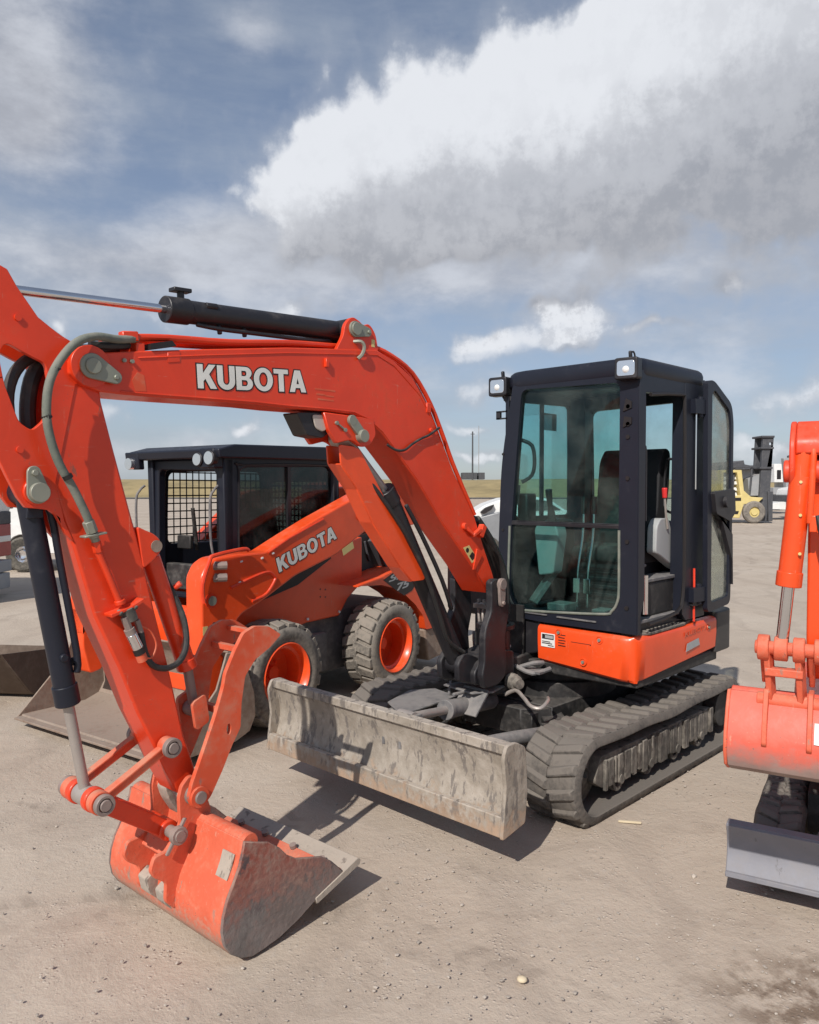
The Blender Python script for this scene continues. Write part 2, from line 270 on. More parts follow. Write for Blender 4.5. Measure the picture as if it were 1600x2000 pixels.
# ---------------------------------------------------------------- frames and mesh builder
class Fr:
    def __init__(s, o, deg):
        s.o = Vector(o); a = R_(deg); s.A = Vector((math.cos(a), math.sin(a), 0)); s.L = Vector((-math.sin(a), math.cos(a), 0))
    def p(s, S, t, z): return s.o + s.A*S + s.L*t + UP*z
W0 = Fr((0, 0, 0), 0)
class MB:
    def __init__(s, fr=W0): s.v = []; s.f = []; s.fr = fr
    def add(s, vs, fs):
        k = len(s.v); s.v += [Vector(v) for v in vs]; s.f += [tuple(i+k for i in f) for f in fs]
    def prism(s, poly, t0, t1, holes=(), fr=None, axis='t'):
        """poly of (s, z) pairs extruded along t (or (t,z) along s, or (s,t) along z)"""
        fr = fr or s.fr
        mk = {'t': lambda a, b, c: fr.p(a, c, b), 's': lambda a, b, c: fr.p(c, a, b), 'z': lambda a, b, c: fr.p(a, b, c)}[axis]
        loops = [list(poly)] + [list(h) for h in holes]
        flat = [q for l in loops for q in l]; n = len(flat)
        tess = tessellate_polygon([[Vector((q[0], q[1], 0)) for q in l] for l in loops])
        vs = [mk(a, b, t0) for a, b in flat] + [mk(a, b, t1) for a, b in flat]
        fs = []
        if holes:
            fs += [tuple(t) for t in tess] + [tuple(i+n for i in reversed(t)) for t in tess]
        else:
            fs += [tuple(range(n)), tuple(range(2*n-1, n-1, -1))]
        k = 0
        for l in loops:
            m = len(l)
            for i in range(m):
                j = (i+1) % m; fs.append((k+i, k+j, k+j+n, k+i+n))
            k += m
        s.add(vs, fs); return s
    def box(s, a, b, fr=None, rot=None, piv=None):
        fr = fr or s.fr
        (x0, y0, z0), (x1, y1, z1) = a, b
        vs = [fr.p(x, y, z) for x in (x0, x1) for y in (y0, y1) for z in (z0, z1)]
        s.add(vs, [(0, 1, 3, 2), (4, 6, 7, 5), (0, 4, 5, 1), (2, 3, 7, 6), (0, 2, 6, 4), (1, 5, 7, 3)]); return s
    def beam(s, p, q, w, h, up=UP, fr=None):
        """box beam from p to q (frame coords), w sideways, h along up"""
        fr = fr or s.fr; P = fr.p(*p); Q = fr.p(*q); d = (Q-P).normalized(); u = up - d*up.dot(d)
        if u.length < 1e-4: u = Vector((1, 0, 0)) - d*d.x
        u.normalize(); r = d.cross(u)
        vs = []
        for X in (P, Q):
            for a, b in ((-1, -1), (1, -1), (1, 1), (-1, 1)): vs.append(X + r*(a*w/2) + u*(b*h/2))
        s.add(vs, [(3, 2, 1, 0), (4, 5, 6, 7), (0, 1, 5, 4), (1, 2, 6, 5), (2, 3, 7, 6), (3, 0, 4, 7)]); return s
    def cyl(s, p, q, r, r2=None, n=24, fr=None, hole=0):
        fr = fr or s.fr; P = fr.p(*p); Q = fr.p(*q); d = (Q-P).normalized(); r2 = r if r2 is None else r2
        u = d.orthogonal().normalized(); v = d.cross(u)
        ring = lambda X, rr: [X + (u*math.cos(2*math.pi*i/n) + v*math.sin(2*math.pi*i/n))*rr for i in range(n)]
        if hole:
            vs = ring(P, r) + ring(Q, r2) + ring(P, hole) + ring(Q, hole); fs = []
            for i in range(n):
                j = (i+1) % n
                fs += [(i, j, j+n, i+n), (i+2*n, i+3*n, j+3*n, j+2*n), (i, i+2*n, j+2*n, j), (i+n, j+n, j+3*n, i+3*n)]
            s.add(vs, fs)
        else:
            vs = ring(P, r) + ring(Q, r2)
            fs = [(i, (i+1) % n, (i+1) % n+n, i+n) for i in range(n)] + [tuple(range(n-1, -1, -1)), tuple(range(n, 2*n))]
            s.add(vs, fs)
        return s
    def tube(s, pts, r, n=10, fr=None, smooth=3, closed=False):
        fr = fr or s.fr; P = [fr.p(*p) for p in pts]
        if smooth > 1 and len(P) > 2:
            Q = []
            m = len(P)
            for i in range(m-1):
                a, b, c, d = P[max(i-1, 0)], P[i], P[i+1], P[min(i+2, m-1)]
                for k in range(smooth):
                    t = k/smooth
                    Q.append(.5*((2*b) + (c-a)*t + (2*a-5*b+4*c-d)*t*t + (3*b-a-3*c+d)*t**3))
            Q.append(P[-1]); P = Q
        rr = r if isinstance(r, (list, tuple)) else [r]*len(P)
        u = None; vs = []
        for i, X in enumerate(P):
            d = (P[min(i+1, len(P)-1)] - P[max(i-1, 0)]).normalized()
            if u is None: u = d.orthogonal().normalized()
            u = (u - d*u.dot(d)).normalized(); v = d.cross(u)
            vs += [X + (u*math.cos(2*math.pi*k/n) + v*math.sin(2*math.pi*k/n))*rr[min(i, len(rr)-1)] for k in range(n)]
        fs = []
        for i in range(len(P)-1):
            for k in range(n):
                j = (k+1) % n; fs.append((i*n+k, i*n+j, (i+1)*n+j, (i+1)*n+k))
        fs += [tuple(range(n-1, -1, -1)), tuple(range((len(P)-1)*n, len(P)*n))]
        s.add(vs, fs); return s
    def lathe(s, prof, c, ax=None, n=32, fr=None, u=None, closed=True):
        """prof of (along, radius) about axis through c (frame coords), axis = frame L by default"""
        fr = fr or s.fr; X = fr.p(*c); d = (ax or fr.L).normalized(); u = d.orthogonal().normalized(); v = d.cross(u); m = len(prof)
        vs = []
        for i in range(n):
            a = 2*math.pi*i/n
            for (l, r) in prof: vs.append(X + d*l + (u*math.cos(a) + v*math.sin(a))*r)
        fs = []
        for i in range(n):
            j = (i+1) % n
            for k in range(m if closed else m-1):
                l = (k+1) % m; fs.append((i*m+k, i*m+l, j*m+l, j*m+k))
        s.add(vs, fs); return s
    def split(s, name, m, parent=None, **k):
        """build every loose piece as an object of its own"""
        par = list(range(len(s.v)))
        def find(i):
            while par[i] != i: par[i] = par[par[i]]; i = par[i]
            return i
        for f in s.f:
            a = find(f[0])
            for i in f[1:]: par[find(i)] = a
        grp = {}
        for f in s.f: grp.setdefault(find(f[0]), []).append(f)
        out = []
        for fs in grp.values():
            ids = sorted({i for f in fs for i in f}); mp = {a: b for b, a in enumerate(ids)}
            q = MB(s.fr); q.v = [s.v[i] for i in ids]; q.f = [tuple(mp[i] for i in f) for f in fs]; out.append(q.build(name, m, parent, **k))
        return out[0]
    def build(s, name, m, parent=None, bevel=0, seg=2, smooth=True, ang=35):
        me = bpy.data.meshes.new(name)
        base = Vector((0, 0, 0))
        q = parent
        while q is not None: base = base + q.location; q = q.parent
        me.from_pydata([v - base for v in s.v], [], s.f)
        bm = bmesh.new(); bm.from_mesh(me); bmesh.ops.remove_doubles(bm, verts=bm.verts, dist=1e-5)
        bmesh.ops.recalc_face_normals(bm, faces=bm.faces); bm.to_mesh(me); bm.free()
        me.materials.append(M[m] if isinstance(m, str) else m)
        if smooth:
            me.shade_smooth(); me.set_sharp_from_angle(angle=R_(ang))
        o = bpy.data.objects.new(name, me); C.objects.link(o); o.parent = parent
        if bevel:
            b = o.modifiers.new('bevel', 'BEVEL'); b.width = bevel; b.segments = seg; b.limit_method = 'ANGLE'; b.angle_limit = R_(38); b.harden_normals = False
        return o
def thing(name, label, cat, loc=(0, 0, 0), group=None):
    o = bpy.data.objects.new(name, None); C.objects.link(o); o.location = loc; o.empty_display_size = .2
    o['label'] = label; o['category'] = cat
    if group: o['group'] = group
    return o
def tag(o, label, cat, group=None):
    o['label'] = label; o['category'] = cat
    if group: o['group'] = group
    return o
def stretch(pts, r=1): return pts
def arc(cx, cy, r, a0, a1, n=8): return [(cx + r*math.cos(R_(a0+(a1-a0)*i/n)), cy + r*math.sin(R_(a0+(a1-a0)*i/n))) for i in range(n+1)]
def rpoly(pts, r, n=4):
    """round the corners of a polygon; r scalar or list"""
    out = []; m = len(pts); rr = r if isinstance(r, (list, tuple)) else [r]*m
    for i in range(m):
        p0, p1, p2 = Vector(pts[i-1]), Vector(pts[i]), Vector(pts[(i+1) % m]); k = rr[i]
        if k <= 0: out.append(tuple(p1)); continue
        a = p1 + (p0-p1).normalized()*min(k, (p0-p1).length*.49); b = p1 + (p2-p1).normalized()*min(k, (p2-p1).length*.49)
        for j in range(n+1):
            t = j/n; q = a*(1-t)**2 + p1*2*t*(1-t) + b*t*t; out.append(tuple(q))
    return out
# bold sans capitals as polygons in a box of height 1: (width, outer loops, holes)
def _arc(cx, cy, rx, ry, a0, a1, n=10): return [(cx+rx*math.cos(R_(a0+(a1-a0)*i/n)), cy+ry*math.sin(R_(a0+(a1-a0)*i/n))) for i in range(n+1)]
GL = {
 'K': (.80, [(0, 0), (.24, 0), (.24, .30), (.33, .41), (.54, 0), (.82, 0), (.50, .60), (.80, 1), (.52, 1), (.24, .62), (.24, 1), (0, 1)], []),
 'U': (.78, [(0, 1), (0, .36)] + _arc(.39, .36, .39, .38, 180, 360, 14)[1:] + [(.78, 1), (.54, 1), (.54, .36)] + _arc(.39, .36, .15, .17, 0, -180, 10)[1:] + [(.24, 1)], []),
 'B': (.76, [(0, 0), (.46, 0)] + _arc(.46, .28, .30, .28, -90, 50, 8)[1:] + [(.60, .53)] + _arc(.44, .75, .28, .25, -30, 90, 8) + [(0, 1)], [[(.24, .17), (.24, .43), (.42, .43)] + _arc(.42, .30, .11, .13, 80, -80, 6) + [(.42, .17)], [(.24, .60), (.24, .83), (.40, .83)] + _arc(.40, .715, .09, .115, 80, -80, 6) + [(.40, .60)]]),
 'O': (.92, _arc(.46, .5, .46, .52, 0, 348, 29), [_arc(.46, .5, .215, .32, 0, 346, 25)]),
 'T': (.72, [(.24, 0), (.48, 0), (.48, .80), (.72, .80), (.72, 1), (0, 1), (0, .80), (.24, .80)], []),
 'A': (.86, [(0, 0), (.25, 0), (.305, .19), (.555, .19), (.61, 0), (.86, 0), (.57, 1), (.29, 1)], [[(.355, .37), (.43, .66), (.505, .37)]]),
 'S': (.70, [(.70, .98), (.26, 1.0), (.06, .88), (.04, .62), (.18, .44), (.44, .42), (.44, .20), (0, .20), (0, 0), (.46, 0), (.66, .12), (.68, .40), (.54, .58), (.28, .60), (.28, .80), (.70, .80)], []),
 '7': (.66, [(.10, 0), (.34, 0), (.68, .82), (.68, 1), (0, 1), (0, .80), (.42, .80)], []),
 '5': (.68, [(.70, 1), (.06, 1), (.06, .42), (.42, .42), (.42, .20), (0, .20), (0, 0), (.50, 0), (.66, .14), (.66, .46), (.52, .60), (.30, .60), (.30, .80), (.70, .80)], []),
}
def grow(loop, d):
    n = len(loop); out = []; ar = sum(loop[i-1][0]*loop[i][1]-loop[i][0]*loop[i-1][1] for i in range(n))
    sg = 1 if ar > 0 else -1
    for i in range(n):
        a, p, c = Vector(loop[i-1]), Vector(loop[i]), Vector(loop[(i+1) % n])
        e1 = (p-a).normalized(); e2 = (c-p).normalized(); n1 = Vector((e1.y, -e1.x))*sg; n2 = Vector((e2.y, -e2.x))*sg
        b = (n1+n2); b = b.normalized() if b.length > 1e-6 else n1; k = min(1.8, 1/max(.3, b.dot(n1))); q = p + b*d*k; out.append((q.x, q.y))
    return out
def text_mesh(txt, name, fr, s0, z0, s1, z1, h, t, m, parent, off=0., depth=.0014, shear=0, gap=.07):
    """raised bold lettering on a plane of constant t seen from +t, baseline (s0,z0)-(s1,z1)"""
    W_ = sum(GL[c][0] for c in txt) + gap*(len(txt)-1)
    ex = Vector((s1-s0, z1-z0)); Lh = ex.length; ex.normalize(); ey = Vector((-ex.y, ex.x)); ey = -ey if ey.y < 0 else ey
    kx = Lh/W_; x = 0; mb = MB(fr)
    for c in txt:
        w_, o_, hs = GL[c]; o2 = grow(o_, off); h2 = [grow(q, -off) for q in hs]
        f = lambda q: (s0 + ex.x*(x+q[0]+shear*q[1])*kx + ey.x*q[1]*h, z0 + ex.y*(x+q[0]+shear*q[1])*kx + ey.y*q[1]*h)
        mb.prism([f(q) for q in o2], t, t+depth, holes=[[f(q) for q in l] for l in h2]); x += w_+gap
    return mb.build(name, m, parent, smooth=False)
def hull(pts):
    from mathutils.geometry import convex_hull_2d
    return [tuple(pts[i]) for i in convex_hull_2d([Vector(p) for p in pts])]
def tear(x0, y0, r0, x1, y1, r1, n=24):
    return hull([(x0+r0*math.cos(2*math.pi*i/n), y0+r0*math.sin(2*math.pi*i/n)) for i in range(n)] + [(x1+r1*math.cos(2*math.pi*i/n), y1+r1*math.sin(2*math.pi*i/n)) for i in range(n)])
# ================================================================ SETTING
def hsh(x, y): return .5*math.sin(x*.9+y*.4) + .3*math.sin(x*2.1-y*1.7+1) + .2*math.sin(x*.37+y*3.1+2)
g = MB()
def lin(a, b, n): return [a+(b-a)*i/n for i in range(n+1)]
xs = [-2500, -700, -250, -90, -40, -20, -12] + lin(-8, 6, 112) + [9, 20, 60, 300]
ys = [-2500, -700, -250, -90, -40, -20, -12] + lin(-8, 6, 112) + [9, 20, 60, 300, 1500]
vs = []
for x in xs:
    for y in ys:
        k = 1 if (-8 < x < 6 and -8 < y < 6) else 0
        z = .008*hsh(x*1.3, y*1.3)*k + .004*hsh(x*5+3, y*5)*k - .012
        vs.append((x, y, z))
n = len(ys)
g.add(vs, [(i*n+j, (i+1)*n+j, (i+1)*n+j+1, i*n+j+1) for i in range(len(xs)-1) for j in range(n-1)])
gr = g.build('ground', 'ground', ang=180); gr['kind'] = 'structure'
# far pasture bank: rises beyond 150 m
VF = Fr((4.9893, 3.3085, 0), math.degrees(YAW))      # s = distance ahead of the viewer, t = to the left
b = MB(VF); vs = []; ts = lin(-420, 420, 60)
prof = [(150, -.02), (156, 1.3), (168, 3.2), (182, 3.95), (200, 4.1), (400, 4.0), (1500, 3.5)]
for s_, z_ in prof:
    for t_ in ts: vs.append(VF.p(s_, t_*(1 + (s_-150)/700), z_ + (.12*math.sin(t_*.13)+.1*math.sin(t_*.41+s_) if z_ > 1 else 0)))
m_ = len(ts)
b.add(vs, [(i*m_+j, (i+1)*m_+j, (i+1)*m_+j+1, i*m_+j+1) for i in range(len(prof)-1) for j in range(m_-1)])
gb = b.build('grass_bank', 'grass', ang=180); gb['kind'] = 'structure'
# loose gravel and small stones as one mass
st = MB(); rr = random.Random(3)
ICO = [Vector(v) for v in ((0,0,1),(.89,0,.45),(.28,.85,.45),(-.72,.53,.45),(-.72,-.53,.45),(.28,-.85,.45),(.72,.53,-.45),(-.28,.85,-.45),(-.89,0,-.45),(-.28,-.85,-.45),(.72,-.53,-.45),(0,0,-1))]
ICF = [(0,1,2),(0,2,3),(0,3,4),(0,4,5),(0,5,1),(1,6,2),(2,7,3),(3,8,4),(4,9,5),(5,10,1),(1,10,6),(2,6,7),(3,7,8),(4,8,9),(5,9,10),(6,11,7),(7,11,8),(8,11,9),(9,11,10),(10,11,6)]
for i in range(12000):
    d = .8 + 8*rr.random()**1.5; t_ = (rr.random()-.5)*1.25*d
    q = VF.p(d, t_, 0); r = .0016 + .0075*rr.random()**5
    if rr.random() < .55 and not (VF.L.dot(q-VF.o) < .15): continue
    if rr.random() < .012: r *= 2.0
    sx, sy, sz = r*(.7+rr.random()*.7), r*(.7+rr.random()*.7), r*(.4+rr.random()*.4)
    a = rr.random()*6.28; ca, sa = math.cos(a), math.sin(a)
    vv = []
    for v in ICO:
        k = .8+.4*rr.random(); x, y = v.x*sx*k, v.y*sy*k
        vv.append((q.x+x*ca-y*sa, q.y+x*sa+y*ca, -.004 + .008*hsh(q.x*1.3, q.y*1.3)*0 + v.z*sz*k))
    st.add(vv, ICF)
so_ = st.build('loose_gravel', 'gravel', smooth=False); so_['kind'] = 'stuff'; so_['label'] = 'loose gravel scattered over the packed dirt yard'; so_['category'] = 'gravel'
# ================================================================ EXCAVATOR
EX = thing('mini_excavator', 'large orange tracked excavator with dark enclosed cab, its bucket resting on the dirt', 'excavator', (0, 0, 0))
BF = Fr((0, 0, 0), 2.5)
# ---- tracks
def track_path(x0, x1, r, zc, sag=.018):
    pts = []
    n = 26
    for i in range(n+1): x = x1 + (x0-x1)*i/n; pts.append((x, zc-r))                    # bottom, rear -> front... x1 rear
    pts = [(x1 + (x0-x1)*i/n, zc-r) for i in range(n+1)]
    pts += [(x0 + r*math.sin(R_(a)), zc - r*math.cos(R_(a))) for a in range(10, 180, 10)]
    pts += [(x0 + (x1-x0)*i/n, zc+r - sag*math.sin(math.pi*i/n)*(1+.4*math.sin(5*math.pi*i/n))) for i in range(n+1)]
    pts += [(x1 - r*math.sin(R_(a)), zc + r*math.cos(R_(a))) for a in range(10, 180, 10)]
    return pts
def walk(pts, k, n):
    """point and tangent at arc fraction k/n of closed path"""
    L = [0]
    for i in range(len(pts)): L.append(L[-1] + (Vector(pts[(i+1) % len(pts)])-Vector(pts[i])).length)
    s = (k/n % 1)*L[-1]
    for i in range(len(pts)):
        if L[i+1] >= s:
            a, b_ = Vector(pts[i]), Vector(pts[(i+1) % len(pts)]); t = (s-L[i])/max(1e-9, L[i+1]-L[i]); d = (b_-a).normalized()
            return a.lerp(b_, t), d
def make_track(parent, fr, y0, y1, x0, x1, R, nl=40, lug=.021, thick=.060, outer=1, mat_='rubber'):
    zc = R - .022
    r = R - lug
    outp = track_path(x0, x1, r, zc); inp = track_path(x0, x1, r-thick, zc)
    belt = MB(fr); n = len(outp); vs = []
    ch = .018
    for (a, b_) in zip(outp, inp):
        vs += [fr.p(b_[0], y0, b_[1]), fr.p(a[0]*.35+b_[0]*.65, y0-.0, a[1]*.35+b_[1]*.65), fr.p(a[0], y0+ch, a[1]), fr.p(a[0], y1-ch, a[1]), fr.p(a[0]*.35+b_[0]*.65, y1, a[1]*.35+b_[1]*.65), fr.p(b_[0], y1, b_[1])]
    fs = []
    for i in range(n):
        j = (i+1) % n
        for k in range(6):
            l = (k+1) % 6; fs.append((i*6+k, i*6+l, j*6+l, j*6+k))
    belt.add(vs, fs)
    W_ = y1-y0; mid = (y0+y1)/2
    for k in range(nl):
        for side in (0, 1):
            ph = k + .5*side
            ya, yb = (y0+.012, mid+.012) if side == 0 else (mid-.012, y1-.012)
            # each lug: outer end leads, inner end lags
            def pt(f, y, h, w):
                lead = abs(y-mid)/W_*.9
                p, d = walk(outp, ph + lead + w, nl); nrm = Vector((d.y, -d.x))
                q = p + nrm*h; return fr.p(q.x, y, q.y)
            L_ = []
            hw = .27
            for (y, hh, ww) in ((ya, -.004, hw*.8), (ya+.02*(1 if side == 0 else 1), lug, hw*.55), (yb-.02, lug, hw*.62), (yb, -.004, hw*.9)):
                L_.append((pt(0, y, hh, -ww), pt(0, y, hh, ww)))
            # base footprint + top
            ta0, ta1 = L_[1]; tb0, tb1 = L_[2]; b0 = (pt(0, ya, -.004, -hw), pt(0, ya, -.004, hw)); b1 = (pt(0, yb, -.004, -hw*1.05), pt(0, yb, -.004, hw*1.05))
            belt.add([b0[0], b0[1], b1[1], b1[0], ta0, ta1, tb1, tb0], [(0, 1, 2, 3), (7, 6, 5, 4), (0, 4, 5, 1), (1, 5, 6, 2), (2, 6, 7, 3), (3, 7, 4, 0)])
    t = belt.build('rubber_track', mat_, parent, bevel=.006, seg=1)
    return t
def track_unit(parent, fr, y0, y1, x0, x1, R, outside):
    """frame, idler, sprocket, rollers of one track, outside = +1 if +y faces outward"""
    t = make_track(parent, fr, y0, y1, x0, x1, R, nl=40 if R > .25 else 30)
    yo, yi = (y1, y0) if outside > 0 else (y0, y1); sg = outside
    f = MB(fr)
    f.prism(rpoly([(x1+.20, .165), (x0-.12, .165), (x0-.03, .22), (x0-.10, .36), (x1+.25, .345)], .03), min(yo-sg*.055, yi+sg*.05), max(yo-sg*.055, yi+sg*.05))
    rj = random.Random(5)
    x = x1+.24
    while x < x0-.14:      # pressed ribs and caked mud on the frame's side
        wd = .018+.05*rj.random(); dp = .006+.02*rj.random(); za = .140+.03*rj.random()
        f.box((x, yo-sg*.058, za), (x+wd, yo-sg*(.058-dp), .325+.02*rj.random())); x += wd+.006+.02*rj.random()
    f.build('track_frame', 'mudframe', t, bevel=.008, seg=1)
    for i in range(4):
        xr = x1+.42 + i*(x0-x1-.75)/3
        rb = MB(fr); rb.lathe([(-.13, .04), (-.13, .065), (-.06, .065), (-.06, .045), (.06, .045), (.06, .065), (.13, .065), (.13, .04)], (xr, (y0+y1)/2, .155), n=20, ax=fr.L, closed=True)
        rb.cyl((xr, (y0+y1)/2+sg*.12, .17), (xr, yo-sg*.038, .17), .03, n=12)
        rb.build('roller', 'mudframe', t)
    idl = MB(fr); r = R-.075
    idl.lathe([(-.10, .03), (-.05, r-.03), (-.05, r), (.05, r), (.05, r-.03), (.10, .03)], (x0, (y0+y1)/2, R), n=32)
    idl.build('idler_wheel', 'mudframe', t)
    sp_ = MB(fr); nT = 17; poly = []
    for i in range(nT):
        for a, q in ((0, r-.035), (.3, r-.035), (.45, r+.004), (.75, r+.004)): 
            an = 2*math.pi*(i+a)/nT; poly.append((x1+q*math.cos(an), R+q*math.sin(an)))
    sp_.prism(poly, (y0+y1)/2-.03, (y0+y1)/2+.03); sp_.cyl((x1, (y0+y1)/2, R), (x1, yo-sg*.07, R), .13, n=24)
    sp_.build('sprocket', 'grime', t)
    return t
track_unit(EX, W0, .585, .98, .975, -.94, .278, 1)
track_unit(EX, W0, -.98, -.585, .975, -.94, .278, -1)
# ---- undercarriage
u = MB()
u.box((-.55, -.40, .30), (.60, .40, .50)); u.prism([(.60, .40), (.75, .25), (.75, -.25), (.60, -.40)], .31, .49, axis='z')
for s_ in (-1, 1):
    u.beam((.45, s_*.25, .38), (.78, s_*.60, .36), .16, .14); u.beam((-.45, s_*.25, .38), (-.75, s_*.60, .36), .16, .14)
    u.box((-.8, s_*.56 if s_ > 0 else -.60, .28), (.86, .60 if s_ > 0 else s_*.56, .44))
    u.box((.60, s_*.30-.035, .33), (.74, s_*.30+.035, .47)); u.box((.60, s_*.46-.035, .30), (.78, s_*.46+.035, .44))
u.cyl((0, 0, .49), (0, 0, .60), .47, n=48); u.cyl((0, 0, .60), (0, 0, .66), .41, n=48)
u.build('undercarriage', 'grime', EX, bevel=.006, seg=1)
up_ = MB(); up_.prism([(1.293, -.458), (.965, -.567), (.805, -.464), (.856, -.212), (1.366, -.181), (1.429, -.212)], .50, .512, axis='z')
up_.beam((.83, -.36, .44), (1.38, -.33, .44), .12, .10)
up_.build('cover_plate', 'greymetal', EX, bevel=.003, seg=1)
# ---- dozer blade
z0 = .213; H = .455
def bcurve(off=0, n=12):
    out = []
    for i in range(n+1):
        t = i/n; z = z0 + H*t; x = 1.855 + .045*(1-t)**3*1.0 - .050*math.sin(math.pi*t)**1.0 + .012*t - off
        out.append((x, z))
    return out
bl = MB(); fr_, bk = bcurve(), bcurve(.028)
bl.prism(fr_ + bk[::-1], -.965, .965)
for z in (z0+.015,): bl.box((1.868, -.965, z-.012), (1.905, .965, z+.095))
bl.box((1.80, -.965, z0+H-.045), (1.868, .965, z0+H+.006))
for s_ in (-1, 1):
    ya, yb = sorted((s_*.963, s_*.985))
    bl.prism(rpoly([(1.915, z0-.004), (1.60+.12, z0+.03), (1.70, z0+.20), (1.72, z0+H-.03), (1.80, z0+H+.012), (1.88, z0+H+.010), (1.905, z0+H-.05), (1.885, z0+.25)], .02), ya, yb)
for y in (-.62, -.2, .2, .62): bl.box((1.70, y-.012, z0+.06), (1.81, y+.012, z0+H-.06))
DB = bl.build('dozer_blade', 'blade', EX, bevel=.005, seg=2)
ba = MB()
for y in (-.42, .42):
    ba.tube([(.72, y*1.05, .36), (1.2, y*.9, .40), (1.78, y*.8, .42)], .048, n=14)
    ba.box((1.62, y*.8-.06, .34), (1.80, y*.8+.06, .50))
ba.box((1.70, -.45, .30), (1.76, .45, .36))
ba.build('blade_arm', 'greymetal', DB, bevel=.004, seg=1)
bc = MB(); bc.cyl((.74, 0, .50), (1.26, .06, .555), .058, n=24); bc.cyl((1.26, .06, .555), (1.30, .066, .558), .064, n=24)
bc.cyl((.80, 0, .60), (1.2, .05, .635), .012, n=8); bc.cyl((1.0, .02, .59), (1.0, .02, .64), .018, n=8)
bcy = bc.build('blade_cylinder', 'greymetal', DB, bevel=.003, seg=1)
rd = MB(); rd.cyl((1.30, .066, .558), (1.66, .11, .60), .026, n=16); rd.cyl((1.69, .05, .60), (1.69, .17, .60), .045, n=16); rd.build('cylinder_rod', 'rodd', bcy)
lk = MB(); lk.box((1.64, .03, .46), (1.82, .055, .63)); lk.box((1.64, .165, .46), (1.82, .19, .63)); lk.cyl((1.69, .0, .60), (1.69, .22, .60), .022, n=12); lk.build('cylinder_bracket', 'greymetal', DB, bevel=.003, seg=1)
gp = MB(); gp.prism([(.78, .66), (.80, .50), (1.02, .56), (1.0, .66)], -.16, -.14); gp.prism([(.80, -.16), (1.06, -.16), (1.10, .12), (.98, .20), (.80, .16)], .628, .64, axis='z'); gp.prism([(1.0, .64), (1.14, .50), (1.15, .51), (1.01, .655)], -.02, .19)
gp.build('cylinder_guard', 'greymetal', EX, bevel=.003, seg=1)
hs = MB(); hs.tube([(.80, .16, .58), (.79, .24, .62), (.84, .34, .60), (.90, .44, .575), (.88, .50, .57), (.80, .50, .60), (.74, .46, .60)], .013, n=10, smooth=5)
hs.build('hydraulic_hose', 'rodd', EX)
hs = MB()
for k in range(3): hs.tube([(.55, -.1+.05*k, .56), (.75, -.16+.06*k, .52), (.95, -.3+.1*k, .45), (1.2, -.34+.13*k, .40), (1.5, -.2+.1*k, .42)], .014, n=8, smooth=5)
hs.build('hydraulic_hose', 'bhose', EX)
bt = MB(); bt.lathe([(0, .0), (0, .05), (.015, .055), (.03, .048), (.045, .056), (.06, .05), (.075, .05), (.08, .034), (.12, .034), (.12, 0)], (.745, .16, .665), ax=Vector((.35, .93, 0)), n=14, closed=False)
bt.build('swivel_fitting', 'mudframe', EX)
# ---- upper structure
hb = MB()
hb.prism([(.46, .2), (.50, -.10), (.42, -.42), (-.1, -.86), (-.55, -.90), (-.95, -.7), (-1.05, -.2), (-1.08, .3), (-1.0, .75), (-.8, .92), (.42, .92)], .68, .76, axis='z')
hb.prism([(.30, .10), (.60, .13), (.66, .10), (.66, -.13), (.58, -.2), (.30, -.2)], .62, .80, axis='z')
hb.build('revolving_frame', 'grime', EX, bevel=.01, seg=2)
# engine hood behind and beside the cab
hd = MB()
hd.prism(rpoly([(.30, -.20), (.30, -.80), (.10, -.93), (-.6, -.95), (-.98, -.72), (-1.06, -.15), (-1.06, .5), (-.46, .5), (-.46, -.18)], .08), .98, 1.42, axis='z')
hd.build('engine_hood', 'black', EX, bevel=.04, seg=4)
cwm = MB()
cwm.prism(rpoly([(-.712, .952), (-1.02, .950), (-1.09, .80), (-1.08, .1), (-1.05, -.45), (-.9, -.8), (-.72, -.9), (-.72, -.6), (-.74, .7)], [.03, .1, .12, .1, .1, .1, .03, .02, .02], 6), .745, 1.045, axis='z')
cwm.build('counterweight', 'cw', EX, bevel=.05, seg=5)
# skirt panel: front and left side, rounded corner
def skirt_poly(o):
    return rpoly([(.488-o, .205), (.488-o, .945-o), (-.705, .955-o), (-.705, .90), (.44, .885), (.44, .205)], [0, .13, 0, 0, 0, 0], 8)
sk = MB(); sp1 = skirt_poly(0)
n_ = len(sp1)
zs = [(.745, .035), (.765, .008), (.90, 0), (.985, .0), (1.005, .006), (1.018, .03)]
vs = []
for z, o in zs:
    for (x, y) in sp1:
        q = Vector((x, y)); inn = Vector((.3, .7))
        if x > .46 or y > .93:
            x2 = x - (o if x > .40 and y < .96 and (x > .46) else 0); y2 = y - (o if y > .88 else 0)
        else: x2, y2 = x, y
        zz = z - (.025 if (z < .8 and y > .8 and x > .3) else 0)*1.0 + (.02*max(0, (.4-y)/.2) if z < .8 and x > .45 and y < .4 else 0) + (.03*max(0, min(1, (-x-.3)/.4)) if z < .8 else 0)
        vs.append((x2, y2, zz))
fs = []
for i in range(len(zs)-1):
    for k in range(n_):
        l = (k+1) % n_; fs.append((i*n_+k, i*n_+l, (i+1)*n_+l, (i+1)*n_+k))
fs += [tuple(range(n_-1, -1, -1)), tuple(range((len(zs)-1)*n_, len(zs)*n_))]
sk.add(vs, fs)
SK = sk.build('side_panel', 'orange_b', EX, ang=50)
